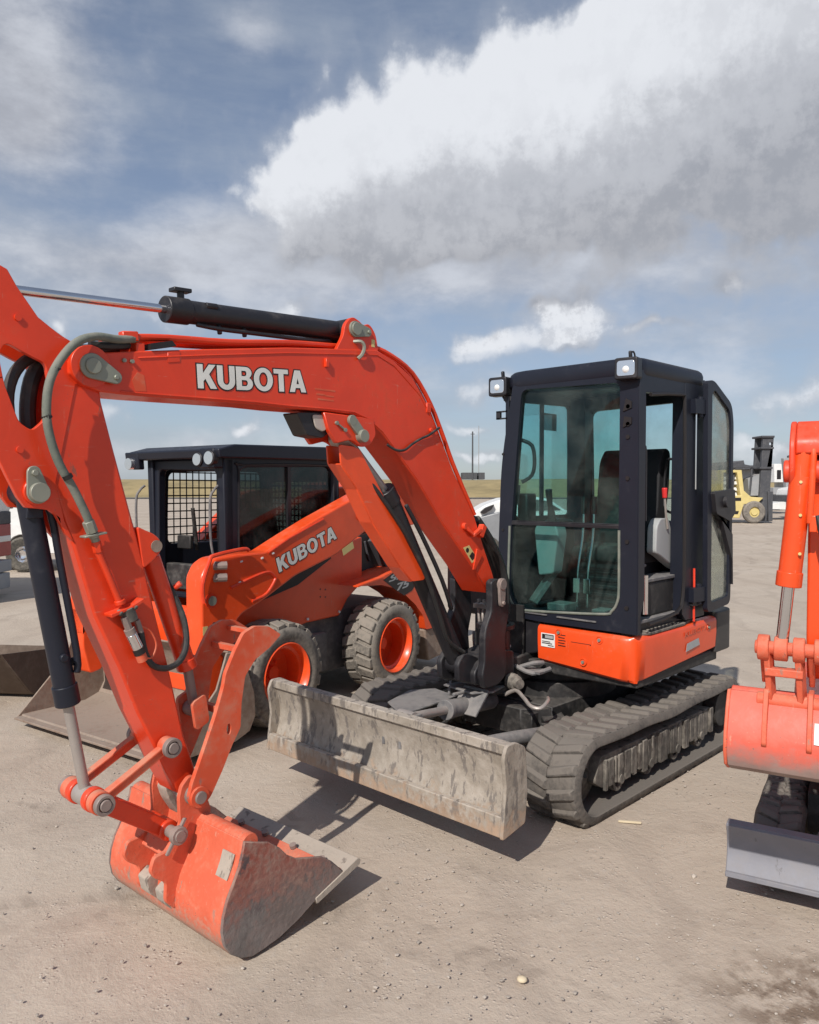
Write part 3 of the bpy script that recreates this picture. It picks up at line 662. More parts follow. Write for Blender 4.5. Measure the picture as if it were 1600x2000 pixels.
def recess(x, y, z, nx, ny, r=.028):
    m = MB(); ax = Vector((nx, ny, 0)); c = Vector((x, y, z))
    m.lathe([(-.002, r*1.25), (.0045, r*1.15), (.005, r), (.0005, r*.8), (.0005, 0)], tuple(c), ax=ax, n=20, closed=False)
    m.build('bolt_recess', 'orange_b', SK); m = MB(); m.cyl(tuple(c), tuple(c+ax*.012), .011, n=6); m.split('bolt', 'pin', SK)
recess(.4885, .375, .982, 1, 0, .02); recess(.4885, .685, .972, 1, 0, .022); recess(.4885, .565, .81, 1, 0, .022); recess(-.56, .9555, .955, 0, 1, .018)
lb = MB(); lb.box((.4880, .235, .872), (.4915, .345, .965)); pl = lb.build('sticker', 'white', SK)
lb = MB(); lb.box((.4915, .243, .925), (.4922, .337, .958)); lb.box((.4915, .243, .893), (.4922, .325, .900)); lb.box((.4915, .243, .905), (.4922, .31, .911)); lb.box((.4915, .29, .880), (.4922, .337, .886))
lb.split('sticker_print', 'inkb', pl)
lb = MB(); lb.box((.4922, .268, .932), (.4928, .332, .952)); lb.split('sticker_print', 'greyp', pl)
vt = MB()
for k in range(5): vt.box((.4880, .372, .892+k*.018), (.4894, .428-.006*(k % 2), .898+k*.018))
vt.split('vent_slots', 'inkb', SK)
cr_ = MB(); cr_.box((.4880, .47, .930), (.4890, .62, .9335)); cr_.box((.488, .615, .925), (.489, .622, .9335)); cr_.build('panel_seam', 'inkb', SK)
dc = MB(); dc.prism([(-.42, .85), (-.20, .83), (-.215, .885), (-.40, .90)], .9548, .9562); dc.build('worn_decal', 'greyp', SK)
text_mesh('KUBOTA', 'faded_lettering', W0, -.18, .935, -.56, .945, .032, .9550, 'orange_d', SK)
# steps: ribbed ledge on top of the panel under the door
stp = MB(); stp.prism([(.42, .80), (.42, .90), (.30, .945), (-.20, .945), (-.42, .90), (-.42, .80)], 1.012, 1.032, axis='z')
for k in range(9): stp.box((.34-.055*k, .865, 1.032), (.31-.055*k, .94, 1.043))
stp.build('step_ledge', 'mudframe', EX, bevel=.004, seg=1)
# ---- swing bracket (black casting carrying the boom foot)
sb = MB(BF)
ear = [(1.055, 1.378), (1.015, 1.395), (.959, 1.39), (.883, 1.35), (.865, 1.191), (.853, 1.158), (.90, 1.00), (.88, .842), (.90, .74), (.984, .70), (1.113, .70), (1.150, .783), (1.125, .872), (1.125, 1.035), (1.109, 1.094), (1.055, 1.18), (1.05, 1.26)]
ears = [(a-.02, b_-.02) for a, b_ in ear]
sb.prism(rpoly(ears, .02), .125, .175); sb.prism(rpoly(ears, .02), -.175, -.125)
sb.prism(rpoly([(.70, .70), (1.14, .70), (1.15, .78), (1.08, .85), (.80, .88), (.70, .86)], .03), -.126, .126)
sb.prism(rpoly([(1.02, .69), (1.26, .74), (1.27, .86), (1.2, .92), (1.05, .86)], .03), -.09, -.05); sb.prism(rpoly([(1.02, .69), (1.26, .74), (1.27, .86), (1.2, .92), (1.05, .86)], .03), .05, .09)
sb.cyl((.74, 0, .60), (.74, 0, 1.04), .10, n=28); sb.cyl((.74, 0, .58), (.74, 0, .64), .14, n=28); sb.cyl((.74, 0, 1.0), (.74, 0, 1.04), .13, n=28)
SB = sb.build('swing_bracket', 'black', EX, bevel=.008, seg=2)
pc = MB(BF); pc.cyl((.94, .17, 1.335), (.94, .205, 1.335), .036, n=20); pc.prism(rpoly([(.90, 1.375), (.98, 1.375), (.965, 1.19), (.915, 1.19)], .035, 5), .178, .198); pc.cyl((.94, .195, 1.215), (.94, .212, 1.215), .014, n=6)
pc.build('pin_plate', 'pinw', SB, bevel=.003, seg=1)
gl = MB(); gl.box((.73, -.115, 1.135), (.80, .112, 1.165))
for k in range(5):
    y = -.095+.046*k; gl.cyl((.765, y, 1.165), (.765, y, 1.19), .012, n=6); gl.tube([(.765, y, 1.14), (.775+.01*(k % 2), y*.9, 1.08), (.77, y*.8, 1.0), (.74, y*.6, .92)], .010, n=8, smooth=4)
gl.build('valve_manifold', 'rodd', EX)
gl = MB(); gl.box((.50, -.33, .80), (.515, .10, 1.14)); gl.build('front_plate', 'grime', EX)
lv = MB(); lv.cyl((.60, -.08, .93), (.60, -.02, .95), .022, n=8); lv.cyl((.62, .0, .90), (.64, .02, .93), .018, n=8); lv.cyl((.66, .06, .86), (.66, .09, .88), .016, n=8); lv.split('hose_fitting', 'greyp', EX)
# protective panel under cab front left of the skirt
fp = MB(); fp.prism(rpoly([(-.16, 1.10), (.205, 1.035), (.205, .82), (.10, .79), (-.16, .80)], .03), .40, .46, axis='s'); fp.build('front_panel', 'black', EX, bevel=.01, seg=2)
fg = MB(); fg.tube([(.60, .12, .72), (.56, .22, .76), (.50, .26, .76)], .016, n=8); fg.tube([(.62, .10, .74), (.60, .24, .70), (.50, .32, .73)], .016, n=8); fg.box((.48, .10, .70), (.60, .30, .715)); fg.build('guard_rail', 'greymetal', EX)
# swing hoses from body to boom (black bundle in front of the cab)
bh = MB(BF)
for k in range(4): bh.tube([(.68, -.06+.035*k, 1.10), (.69, -.06+.035*k, 1.30), (.74, -.05+.03*k, 1.45), (.88, -.04+.03*k, 1.62), (1.04, -.03+.03*k, 1.76)], .026, n=9, smooth=6)
bh.build('hose_bundle', 'bhose', EX)
# ---- boom
bm_poly = [(3.693, 2.479), (3.435, 2.522), (3.116, 2.572), (2.65, 2.642), (2.019, 2.713), (1.878, 2.669), (1.717, 2.589), (1.589, 2.45), (1.47, 2.272), (1.341, 2.06), (1.119, 1.768), (1.025, 1.58), (.925, 1.40), (.90, 1.34), (.93, 1.29), (.984, 1.275), (1.151, 1.46), (1.444, 1.737), (1.681, 1.998), (1.857, 2.155), (1.974, 2.258), (2.088, 2.323), (2.196, 2.35), (2.383, 2.352), (2.652, 2.348), (2.837, 2.35), (3.118, 2.344), (3.393, 2.338), (3.516, 2.337), (3.60, 2.340), (3.68, 2.362), (3.722, 2.40), (3.722, 2.45)]
bo = MB(BF); bo.prism(bm_poly, -.105, .105)
BO = bo.build('boom', 'orange', EX, bevel=.006, seg=2)
wb = MB(BF)   # weld seams, doubler plates, bosses
wb.tube([(a, .1065, z+.012) for a, z in bm_poly[15:29]], .0045, n=6, smooth=1)
wb.tube([(a, .1065, z-.028) for a, z in bm_poly[1:6]] + [(1.66, .1065, 2.50), (1.54, .1065, 2.36), (1.44, .1065, 2.21)], .0035, n=6, smooth=1)
wb.cyl((3.643, .10, 2.434), (3.643, .122, 2.434), .082, n=32); wb.cyl((3.643, -.10, 2.434), (3.643, -.122, 2.434), .082, n=32)
wb.prism([(3.30, 2.535), (3.24, 2.545), (3.24, 2.50), (3.30, 2.49)], .104, .1075)
wb.box((2.405, .10, 2.575), (2.385, .122, 2.62)); wb.cyl((1.56, .10, 2.30), (1.56, .118, 2.30), .014, n=10)
wb.build('boom_boss', 'orange', BO, bevel=.003, seg=1)
pp = MB(BF); pp.prism(tear(3.643, 2.434, .050, 3.548, 2.399, .026), .122, .136)
pp.cyl((3.643, .130, 2.434), (3.643, .146, 2.434), .032, n=20); pp.cyl((3.548, .134, 2.399), (3.548, .144, 2.399), .012, n=6)
pp.build('pin_plate', 'pin', BO, bevel=.003, seg=1)
nb = MB(BF)
for S in (3.50, 3.465): nb.cyl((S, .105, 2.475), (S, .116, 2.475), .009, n=6)
nb.split('bolt', 'pin', BO)
pg = MB(BF); pg.prism([(3.465, 2.40), (3.44, 2.435), (3.41, 2.425), (3.40, 2.36), (3.45, 2.355)], .1052, .1062); pg.split('faded_sticker', 'orange_d', BO)
pg = MB(BF)
for z, a, c_ in ((2.455, 2.47, 2.33), (2.43, 2.46, 2.40), (2.405, 2.45, 2.34)): pg.box((a, .1050, z), (c_, .1062, z+.008))
pg.box((2.405, .1050, 2.427), (2.34, .1062, 2.433)); pg.split('faded_sticker', 'orange_d', BO)
stk = MB(BF); stk.prism([(1.243, 1.586), (1.18, 1.598), (1.098, 1.512), (1.152, 1.483)], .1052, .1064); stko = stk.build('warning_sticker', 'yellow', BO)
stk = MB(BF); stk.prism([(1.150, 1.555), (1.125, 1.54), (1.118, 1.515), (1.150, 1.500), (1.18, 1.53)], .1064, .1072); stk.cyl((1.20, .1064, 1.568), (1.20, .1072, 1.568), .016, n=10); stk.split('sticker_print', 'inkb', stko)
# lettering
text_mesh('KUBOTA', 'lettering_outline', BF, 3.152, 2.396, 2.529, 2.434, .106, .1052, 'inkb', BO, off=.055)
text_mesh('KUBOTA', 'lettering', BF, 3.152, 2.396, 2.529, 2.434, .106, .1070, 'whited', BO)
# cylinder ear on top of the boom
ce = MB(BF); ep = rpoly([(2.315, 2.675), (2.262, 2.76), (2.255, 2.815), (2.20, 2.87), (2.135, 2.845), (2.115, 2.83), (2.07, 2.85), (2.02, 2.80), (2.00, 2.715), (2.02, 2.69)], [.01, .03, .04, .05, .03, .03, .04, .03, .01, 0], 5)
ce.prism(ep, .075, .10); ce.prism(ep, -.10, -.075); ce.build('cylinder_lug', 'orange', BO, bevel=.004, seg=1)
cp = MB(BF); cp.cyl((2.185, -.11, 2.80), (2.185, .125, 2.80), .034, n=20); cp.prism(tear(2.185, 2.80, .042, 2.09, 2.797, .024), .10, .114); cp.cyl((2.09, .112, 2.797), (2.09, .124, 2.797), .011, n=6); cp.build('pin_plate', 'pin', BO, bevel=.002, seg=1)
stk = MB(BF); stk.box((2.055, .1002, 2.725), (2.03, .1012, 2.765)); stk.build('warning_sticker', 'yellow', BO)
cl_ = MB(BF); cl_.tube([(2.19, .09, 2.735), (2.16, .125, 2.735), (2.14, .13, 2.71), (2.15, .125, 2.67), (2.17, .112, 2.645)], .010, n=6, smooth=3); cl_.build('pipe_clamp', 'pin', BO)
# boom cylinder lugs under the bend, pin
lg = MB(BF); lp = rpoly([(2.414, 2.345), (2.05, 2.335), (2.03, 2.25), (2.075, 2.19), (2.14, 2.175), (2.22, 2.215), (2.325, 2.19), (2.38, 2.25)], [0, 0, .02, .03, .04, .03, .01, .02], 4)
lg.prism(lp, .085, .112); lg.prism(lp, -.112, -.085); lg.build('cylinder_lug', 'orange', BO, bevel=.004, seg=1)
cp = MB(BF); cp.cyl((2.155, -.12, 2.235), (2.155, .15, 2.235), .034, n=20); cp.beam((2.150, .122, 2.240), (2.225, .122, 2.315), .018, .056, up=BF.A); cp.cyl((2.225, .112, 2.315), (2.225, .132, 2.315), .028, n=14); cp.build('pin_plate', 'pin', BO, bevel=.002, seg=1)
cp = MB(BF)
for q in ((2.33, 2.295), (2.27, 2.262)): cp.cyl((q[0], .112, q[1]), (q[0], .124, q[1]), .011, n=6)
cp.tube([(2.33, .118, 2.295), (2.27, .118, 2.262)], .005, n=6); cp.build('grease_fitting', 'pin', BO)
wl = MB(BF); wl.prism(rpoly([(2.57, 2.335), (2.34, 2.35), (2.31, 2.27), (2.40, 2.215), (2.50, 2.225)], .012), -.03, .083); WL = wl.build('boom_work_light', 'black', BO, bevel=.006, seg=2)
wl = MB(BF); wl.prism(rpoly([(2.475, 2.33), (2.37, 2.335), (2.36, 2.275), (2.40, 2.245), (2.45, 2.26)], .02), .083, .092); wl.build('lens', 'lensd', WL, bevel=.004, seg=2)
zt = MB(BF)
for (a, z) in ((3.80, 2.40), (3.835, 2.22), (3.76, 2.0)): zt.cyl((a-.004, .158, z-.006), (a+.004, .158, z+.008), .0185, n=12)
zt.split('hose_tie', 'inkb', BO)
wr = MB(BF); wr.tube([(1.93, .10, 2.20), (1.87, .112, 2.172), (1.804, .118, 2.175), (1.74, .118, 2.21), (1.66, .116, 2.245), (1.59, .118, 2.27), (1.50, .122, 2.318)], .0075, n=8, smooth=4); wr.build('cable', 'bhose', BO)
# steel pipes along the boom's back
for k, t_ in enumerate((.085, .045, -.045, -.085)):
    tp = MB(BF); tp.tube([(3.484, t_, 2.575), (3.289, t_, 2.600), (2.975, t_, 2.625), (2.646, t_, 2.668), (2.342, t_*.6, 2.700), (2.193, t_*.6, 2.712), (2.02, t_*.8, 2.732), (1.88, t_, 2.700), (1.70, t_, 2.622), (1.54, t_, 2.46), (1.42, t_, 2.275), (1.33, t_, 2.12), (1.20, t_, 1.93), (1.10, t_, 1.79)], .014, n=9, smooth=3)
    tp.build('hydraulic_pipe', 'orange', BO)
tp = MB(BF); tp.beam((3.50, .085, 2.575), (3.43, .085, 2.583), .04, .04); tp.beam((3.50, -.085, 2.575), (3.43, -.085, 2.583), .04, .04); tp.box((3.44, -.10, 2.50), (3.40, .10, 2.56)); tp.box((1.60, -.11, 2.40), (1.56, .112, 2.46)); tp.split('pipe_bracket', 'orange', BO, bevel=.004, seg=1)
tp = MB(BF); tp.prism([(3.38, 2.56), (3.28, 2.585), (3.26, 2.565), (3.38, 2.535)], .06, .112); tp.build('clip', 'inkb', BO)
# hose clamp bracket at boom foot
mb_ = MB(BF); mb_.cyl((1.235, .10, 1.72), (1.235, .125, 1.72), .022, n=14); mb_.beam((1.225, .115, 1.71), (1.17, .125, 1.67), .02, .02); mb_.beam((1.17, .125, 1.66), (1.09, .125, 1.695), .03, .022); mb_.beam((1.09, .118, 1.65), (1.05, .118, 1.72), .04, .04); mb_.prism([(1.11, 1.575), (1.05, 1.53), (1.13, 1.44), (1.15, 1.44)], .105, .117); mb_.split('hose_bracket', 'orange', BO, bevel=.003, seg=1)
# ---- boom cylinder with guard
bcyl = MB(BF); bcyl.cyl((1.82, 0, 1.90), (1.17, 0, .85), .062, n=28); bcyl.cyl((1.86, 0, 1.95), (1.80, 0, 1.87), .068, n=28); bcyl.cyl((1.17, -.07, .83), (1.17, .07, .83), .06, n=20)
bcyl.tube([(1.30, .06, 1.20), (1.42, .078, 1.40), (1.60, .07, 1.68), (1.74, .07, 1.86)], .014, n=8); BC = bcyl.build('boom_cylinder', 'black', EX, bevel=.003, seg=1)
rdm = MB(BF); rdm.cyl((1.84, 0, 1.93), (2.15, 0, 2.22), .03, n=20); rdm.cyl((2.155, -.08, 2.235), (2.155, .08, 2.235), .055, n=20); rdm.build('cylinder_rod', 'rodd', BC)
gpoly = [(2.274, 2.187), (2.173, 2.181), (2.123, 2.166), (1.578, 1.427), (1.592, 1.413), (1.694, 1.413), (1.792, 1.504), (2.024, 1.77), (2.143, 1.954), (2.264, 2.088)]
gd = MB(BF); gd.prism(rpoly([(a-.0, z) for a, z in gpoly], .01, 2), .068, .080); gd.prism(rpoly(gpoly, .01, 2), -.030, -.020)
for a, b_ in zip(gpoly[5:9], gpoly[6:10]): gd.beam((a[0]-.004, .022, a[1]), (b_[0]-.004, .022, b_[1]), .10, .008, up=Vector((1, 0, -1)))
gd.build('cylinder_guard', 'orange_b', BC, bevel=.003, seg=1)
hz_ = MB(BF); hz_.tube([(2.13, .03, 2.10), (1.98, .08, 1.93), (1.78, .10, 1.70), (1.60, .10, 1.45), (1.47, .09, 1.22), (1.36, .08, 1.02), (1.20, .08, .92)], .013, n=8, smooth=4); hz_.tube([(2.10, -.05, 2.12), (1.9, -.09, 1.95), (1.72, -.10, 1.75), (1.55, -.06, 1.60), (1.35, -.05, 1.3)], .016, n=8, smooth=4); hz_.build('hydraulic_hose', 'bhose', BC)
fx = MB(BF)
for (a, z) in ((1.74, 1.80), (1.70, 1.74), (1.60, 1.62)): fx.cyl((a, -.10, z), (a-.02, -.03, z-.02), .028, n=8)
fx.split('hose_fitting', 'greymetal', BC)
# ---- arm cylinder
ac = MB(BF); a0 = Vector((2.185, 2.80)); a1 = Vector((3.97, 2.700)); ad = (a1-a0).normalized()
def ap(d, t=0, up=0): q = a0 + ad*d; n = Vector((-ad.y, ad.x)); n = n if n.y > 0 else -n; q = q + n*up; return (q.x, t, q.y)
ac.cyl(ap(-.0), ap(1.03), .052, n=32); ac.cyl(ap(.95), ap(1.065), .058, n=32); ac.cyl((2.185, -.07, 2.80), (2.185, .07, 2.80), .06, n=24)
ac.tube([ap(.10, .02, -.06), ap(.3, .03, -.07), ap(.6, .03, -.068), ap(.8, .03, -.066), ap(.92, .02, -.055)], .011, n=8)
for d in (.80, .66): ac.cyl(ap(d, .02, -.05), ap(d, .025, -.088), .012, n=8)
ac.cyl(ap(.98, 0, .05), ap(.98, 0, .085), .016, n=10); ac.prism([(ap(.94)[0], ap(.94, 0, .082)[2]), (ap(1.03)[0], ap(1.03, 0, .082)[2]), (ap(1.03)[0], ap(1.03, 0, .1)[2]), (ap(.94)[0], ap(.94, 0, .1)[2])], -.025, .025)
ac.cyl(ap(.88, .04, .03), ap(.82, .04, .03), .016, n=8)
AC = ac.build('arm_cylinder', 'black', EX, bevel=.003, seg=1)
rdm = MB(BF); rdm.cyl(ap(1.05), ap(1.80), .0185, n=24); rdm.build('cylinder_rod', 'chrome', AC)
# ---- arm
AR = MB(BF)
armL = [(3.716, 2.42), (3.781, 1.98), (3.757, 1.894), (3.703, 1.726), (3.623, 1.445), (3.522, 1.22), (3.444, 1.018), (3.363, .847), (3.305, .72), (3.25, .62)]
armR = [(3.17, .585), (3.15, .64), (3.17, .72), (3.223, .875), (3.296, 1.195), (3.356, 1.43), (3.406, 1.644), (3.44, 1.776), (3.464, 1.86), (3.535, 2.12), (3.583, 2.302), (3.60, 2.42)]
arm = AR.prism(armL + armR, -.082, .082).build('arm', 'orange', EX, bevel=.010, seg=3)
er = MB(BF)
ear_p = [(3.99, 2.775), (3.938, 2.755), (3.905, 2.699), (3.83, 2.599), (3.752, 2.547), (3.699, 2.523), (3.62, 2.49), (3.60, 2.40), (3.69, 2.36), (3.772, 1.98), (3.74, 1.83), (3.70, 1.74), (3.735, 1.78), (3.775, 1.855), (3.80, 1.875), (3.835, 1.880), (3.885, 1.885), (3.915, 1.925), (3.95, 1.998), (4.00, 2.11), (4.06, 2.35), (4.07, 2.60), (4.05, 2.74)]
hole_p = rpoly([(3.975, 2.45), (3.946, 2.489), (3.872, 2.455), (3.806, 2.43), (3.79, 2.334), (3.811, 2.217), (3.859, 2.172), (3.905, 2.201), (3.955, 2.338)], .02)
er.prism(ear_p, .062, .086, holes=[hole_p]); er.prism(ear_p, -.086, -.062, holes=[hole_p])
er.prism([(3.90, 2.70), (3.82, 2.60), (3.70, 2.53), (3.70, 2.515), (3.83, 2.585), (3.91, 2.69)], -.062, .062)
er.cyl((3.845, .084, 1.945), (3.845, .098, 1.945), .052, n=28)
er.build('arm_bracket', 'orange', arm, bevel=.003, seg=1)
ag = MB(BF); ag.prism(rpoly([(3.436, 1.80), (3.406, 1.785), (3.36, 1.765), (3.33, 1.74), (3.325, 1.69), (3.36, 1.655), (3.41, 1.62)], .015), .03, .085); ag.prism(rpoly([(3.436, 1.80), (3.406, 1.785), (3.36, 1.765), (3.33, 1.74), (3.325, 1.69), (3.36, 1.655), (3.41, 1.62)], .015), -.085, -.03)
ag.build('thumb_lug', 'orange', arm, bevel=.004, seg=1)
pz = MB(BF)
pz.cyl((3.847, .098, 1.942), (3.847, .128, 1.942), .037, n=24); pz.prism(tear(3.847, 1.942, .042, 3.862, 2.015, .026), .098, .110); pz.cyl((3.862, .108, 2.015), (3.862, .122, 2.015), .013, n=6)
pz.build('pin_plate', 'pin', arm, bevel=.002, seg=1)
pz = MB(BF); pz.cyl((3.349, .086, 1.712), (3.349, .089, 1.712), .026, n=20); pz.build('pin_bore', 'rust', arm)
wz = MB(BF)   # weld beads / bosses on the bracket plate
for q in ((3.905, 2.585), (3.905, 2.10)): wz.cyl((q[0], .084, q[1]), (q[0], .094, q[1]), .013, n=12)
wz.split('plug', 'orange', arm)
# hoses, pipes on the arm's left face
h1 = MB(BF); h1.tube([(3.43, .085, 2.575), (3.526, .11, 2.556), (3.633, .14, 2.548), (3.714, .155, 2.514), (3.778, .16, 2.444), (3.823, .16, 2.354), (3.837, .16, 2.248), (3.826, .158, 2.155), (3.789, .152, 2.051), (3.732, .145, 1.955), (3.686, .14, 1.866), (3.66, .135, 1.81)], .0165, n=12, smooth=4); h1.build('hydraulic_hose', 'hose', arm)
h1 = MB(BF); h1.tube([(3.45, .0, 2.565), (3.56, .05, 2.52), (3.68, .03, 2.50), (3.80, .0, 2.47), (3.88, .0, 2.40), (3.91, .0, 2.28), (3.88, 0, 2.1), (3.83, 0, 1.98)], .022, n=10, smooth=4); h1.tube([(3.45, -.05, 2.56), (3.60, -.02, 2.50), (3.74, -.03, 2.46), (3.80, -.03, 2.40), (3.825, -.03, 2.28), (3.82, -.02, 2.15), (3.77, 0, 2.0)], .030, n=10, smooth=4)
h1.tube([(3.46, .07, 2.545), (3.56, .10, 2.527), (3.64, .10, 2.52)], .016, n=8); h1.build('hydraulic_hose', 'bhose', arm)
h1 = MB(BF); h1.cyl((3.672, .135, 1.83), (3.652, .13, 1.785), .024, n=6); h1.cyl((3.650, .13, 1.782), (3.642, .128, 1.765), .020, n=14); h1.beam((3.69, .125, 1.768), (3.60, .125, 1.782), .05, .008); h1.cyl((3.642, .125, 1.765), (3.632, .12, 1.745), .017, n=6)
h1.build('hose_fitting', 'pin', arm, bevel=.002, seg=1)
h1 = MB(BF); h1.cyl((3.634, .12, 1.748), (3.622, .118, 1.705), .020, n=6); h1.tube([(3.625, .118, 1.71), (3.576, .115, 1.60), (3.540, .112, 1.515), (3.530, .112, 1.49)], .0145, n=12); h1.cyl((3.533, .112, 1.505), (3.528, .112, 1.488), .022, n=14)
h1.prism(rpoly([(3.585, 1.455), (3.50, 1.475), (3.44, 1.505), (3.435, 1.495), (3.46, 1.478), (3.58, 1.440)], .004), .082, .140); h1.build('steel_pipe', 'orange', arm, bevel=.002, seg=1)
h1 = MB(BF); h1.cyl((3.505, .115, 1.47), (3.485, .115, 1.415), .030, n=12); h1.cyl((3.545, .12, 1.462), (3.538, .14, 1.450), .011, n=6); h1.cyl((3.48, .12, 1.478), (3.473, .14, 1.468), .011, n=6); h1.build('valve_block', 'mudframe', arm, bevel=.003, seg=1)
h1 = MB(BF); h1.cyl((3.520, .125, 1.435), (3.500, .125, 1.385), .016, n=8); h1.cyl((3.500, .125, 1.385), (3.488, .125, 1.358), .022, n=16); h1.cyl((3.46, .115, 1.415), (3.44, .112, 1.36), .013, n=8); h1.split('hose_fitting', 'pinw', arm)
h1 = MB(BF); h1.cyl((3.492, .125, 1.362), (3.462, .125, 1.300), .024, n=20); h1.build('quick_coupler', 'chrome', arm, bevel=.002)
h1 = MB(BF); h1.cyl((3.462, .125, 1.300), (3.452, .125, 1.276), .024, n=20); h1.build('coupler_collar', 'inkb', arm)
h1 = MB(BF); h1.cyl((3.452, .125, 1.276), (3.440, .125, 1.245), .022, n=20); h1.tube([(3.44, .13, 1.262), (3.40, .125, 1.25), (3.375, .12, 1.30), (3.40, .118, 1.36), (3.45, .12, 1.39)], .004, n=6, smooth=4); h1.build('dust_cap', 'orange_d', arm)
h1 = MB(BF); h1.tube([(3.44, .112, 1.36), (3.424, .115, 1.275), (3.389, .115, 1.215), (3.324, .11, 1.190), (3.253, .10, 1.206), (3.205, .08, 1.269), (3.196, .05, 1.371), (3.22, .02, 1.47), (3.255, .0, 1.56), (3.27, 0, 1.60)], .0135, n=10, smooth=4); h1.build('hydraulic_hose', 'bhose', arm)
# ---- bucket cylinder
bk_ = MB(BF); t0_ = Vector((3.847, 1.942)); t1_ = Vector((3.628, .704)); dd_ = (t1_-t0_).normalized(); tp_ = lambda d, t=0, o=0: ((t0_+dd_*d).x + dd_.y*-o, t, (t0_+dd_*d).y + dd_.x*o)
bk_.cyl(tp_(-.02), tp_(.84), .043, n=32); bk_.cyl(tp_(.78), tp_(.862), .049, n=32); bk_.cyl((3.847, -.06, 1.942), (3.847, .06, 1.942), .05, n=24)
bk_.tube([tp_(.06, .03, -.045), tp_(.1, .035, -.062), tp_(.3, .03, -.062), tp_(.66, .03, -.06), tp_(.74, .03, -.045)], .015, n=8); bk_.cyl(tp_(.66, .035), tp_(.66, .056), .016, n=14)
bk_.box((tp_(.07)[0]-.03, .03, tp_(.07)[2]-.03), (tp_(.07)[0]+.03, .05, tp_(.07)[2]+.03)); bk_.cyl(tp_(.70, 0, -.045), tp_(.70, 0, -.062), .018, n=8)
BK = bk_.build('bucket_cylinder', 'navy', EX, bevel=.003, seg=1)
rdm = MB(BF); rdm.cyl(tp_(.85), tp_(1.23), .022, n=20); rdm.cyl((3.628, -.045, .704), (3.628, .045, .704), .042, n=24); rdm.build('cylinder_rod', 'rodd', BK)
# ---- linkage
LA = (3.628, .704); LB = (3.321, .855); LC = (3.296, .470)
for t_ in (.112, -.112):
    l_ = MB(BF); l_.beam((LA[0]-.03, t_, LA[1]+.015), (LB[0], t_, LB[1]), .026, .042); l_.beam((LA[0]-.03, t_, LA[1]+.032), (LB[0], t_, LB[1]+.017), .04, .012)
    l_.cyl((LA[0], t_-.022, LA[1]), (LA[0], t_+.022, LA[1]), .047, n=24); l_.cyl((LB[0], t_-.022, LB[1]), (LB[0], t_+.022, LB[1]), .040, n=24); l_.build('link_bar', 'orange_d', EX, bevel=.004, seg=2)
hl = MB(BF)
hl.beam((LA[0], .05, LA[1]), (LC[0], .05, LC[1]), .03, .075); hl.beam((LA[0], -.05, LA[1]), (LC[0], -.05, LC[1]), .03, .075); hl.beam(((LA[0]*.6+LC[0]*.4), -.05, (LA[1]*.6+LC[1]*.4)), ((LA[0]*.3+LC[0]*.7), -.05, (LA[1]*.3+LC[1]*.7)), .03, .07)
hl.beam((LA[0]*.75+LC[0]*.25, 0, LA[1]*.75+LC[1]*.25), (LA[0]*.25+LC[0]*.75, 0, LA[1]*.25+LC[1]*.75), .09, .06)
hl.cyl((LA[0], -.085, LA[1]), (LA[0], -.048, LA[1]), .05, n=24); hl.cyl((LA[0], .048, LA[1]), (LA[0], .085, LA[1]), .05, n=24); hl.cyl((LC[0], -.08, LC[1]), (LC[0], .08, LC[1]), .045, n=24)
hl.build('bucket_link', 'orange', EX, bevel=.006, seg=2)
for (a, z), t_ in ((LA, .17), (LB, .165)):
    ps = MB(BF); ps.cyl((a, -t_, z), (a, t_, z), .024, n=20); ps.cyl((a, t_-.03, z), (a, t_-.004, z), .042, n=24, hole=.027); ps.cyl((a, -t_+.004, z), (a, -t_+.03, z), .042, n=24, hole=.027); ps.build('link_pin', 'pinw', EX, bevel=.003, seg=1)
ps = MB(BF)
ps.cyl((LC[0], -.17, LC[1]), (LC[0], .17, LC[1]), .026, n=20); ps.cyl((LC[0], .135, LC[1]), (LC[0], .165, LC[1]), .040, n=12); ps.prism([(LC[0]+.06, LC[1]-.07), (LC[0]+.045, LC[1]-.075), (LC[0]-.045, LC[1]+.06), (LC[0]-.03, LC[1]+.065)], .135, .15); ps.build('link_pin', 'pinw', EX, bevel=.003, seg=1)
ps = MB(BF); ps.cyl((3.205, -.16, .615), (3.205, .19, .615), .028, n=20); ps.cyl((3.205, .12, .615), (3.205, .138, .615), .044, n=24)
ps.build('bucket_pin', 'pinw', EX, bevel=.003, seg=1)
# ---- thumb
th_p = [(2.96, 1.296), (2.897, 1.320), (2.819, 1.310), (2.743, 1.261), (2.805, 1.212), (2.898, 1.163), (2.953, 1.099), (2.975, .979), (2.981, .868), (3.026, .800), (3.079, .700), (3.124, .627), (3.143, .597), (3.188, .563), (3.235, .575), (3.252, .62), (3.235, .68), (3.180, .80), (3.115, .948), (3.105, .975), (3.071, 1.07), (3.059, 1.128), (3.009, 1.222)]
th_ = MB(BF); th_.prism(rpoly(th_p, .012, 3), .142, .166, holes=[[(3.205+.02*math.cos(R_(q)), .615+.02*math.sin(R_(q))) for q in range(0, 360, 30)], [(3.045+.012*math.cos(R_(q)), .875+.025*math.sin(R_(q))) for q in range(0, 360, 30)]])
th_.prism(rpoly(th_p, .012, 3), -.112, -.09)
th_.box((3.02, -.09, .93), (3.05, .142, .96)); th_.box((2.93, -.09, 1.20), (2.96, .142, 1.225)); th_.box((2.84, -.09, 1.27), (2.87, .142, 1.29))
th_.prism(rpoly([(3.17, 1.0), (3.10, 1.03), (3.08, .90), (3.15, .87)], .02), .05, .07); th_.prism(rpoly([(3.17, 1.0), (3.10, 1.03), (3.08, .90), (3.15, .87)], .02), -.07, -.05)
th_.cyl((3.205, .166, .615), (3.205, .18, .615), .045, n=24, hole=.024)
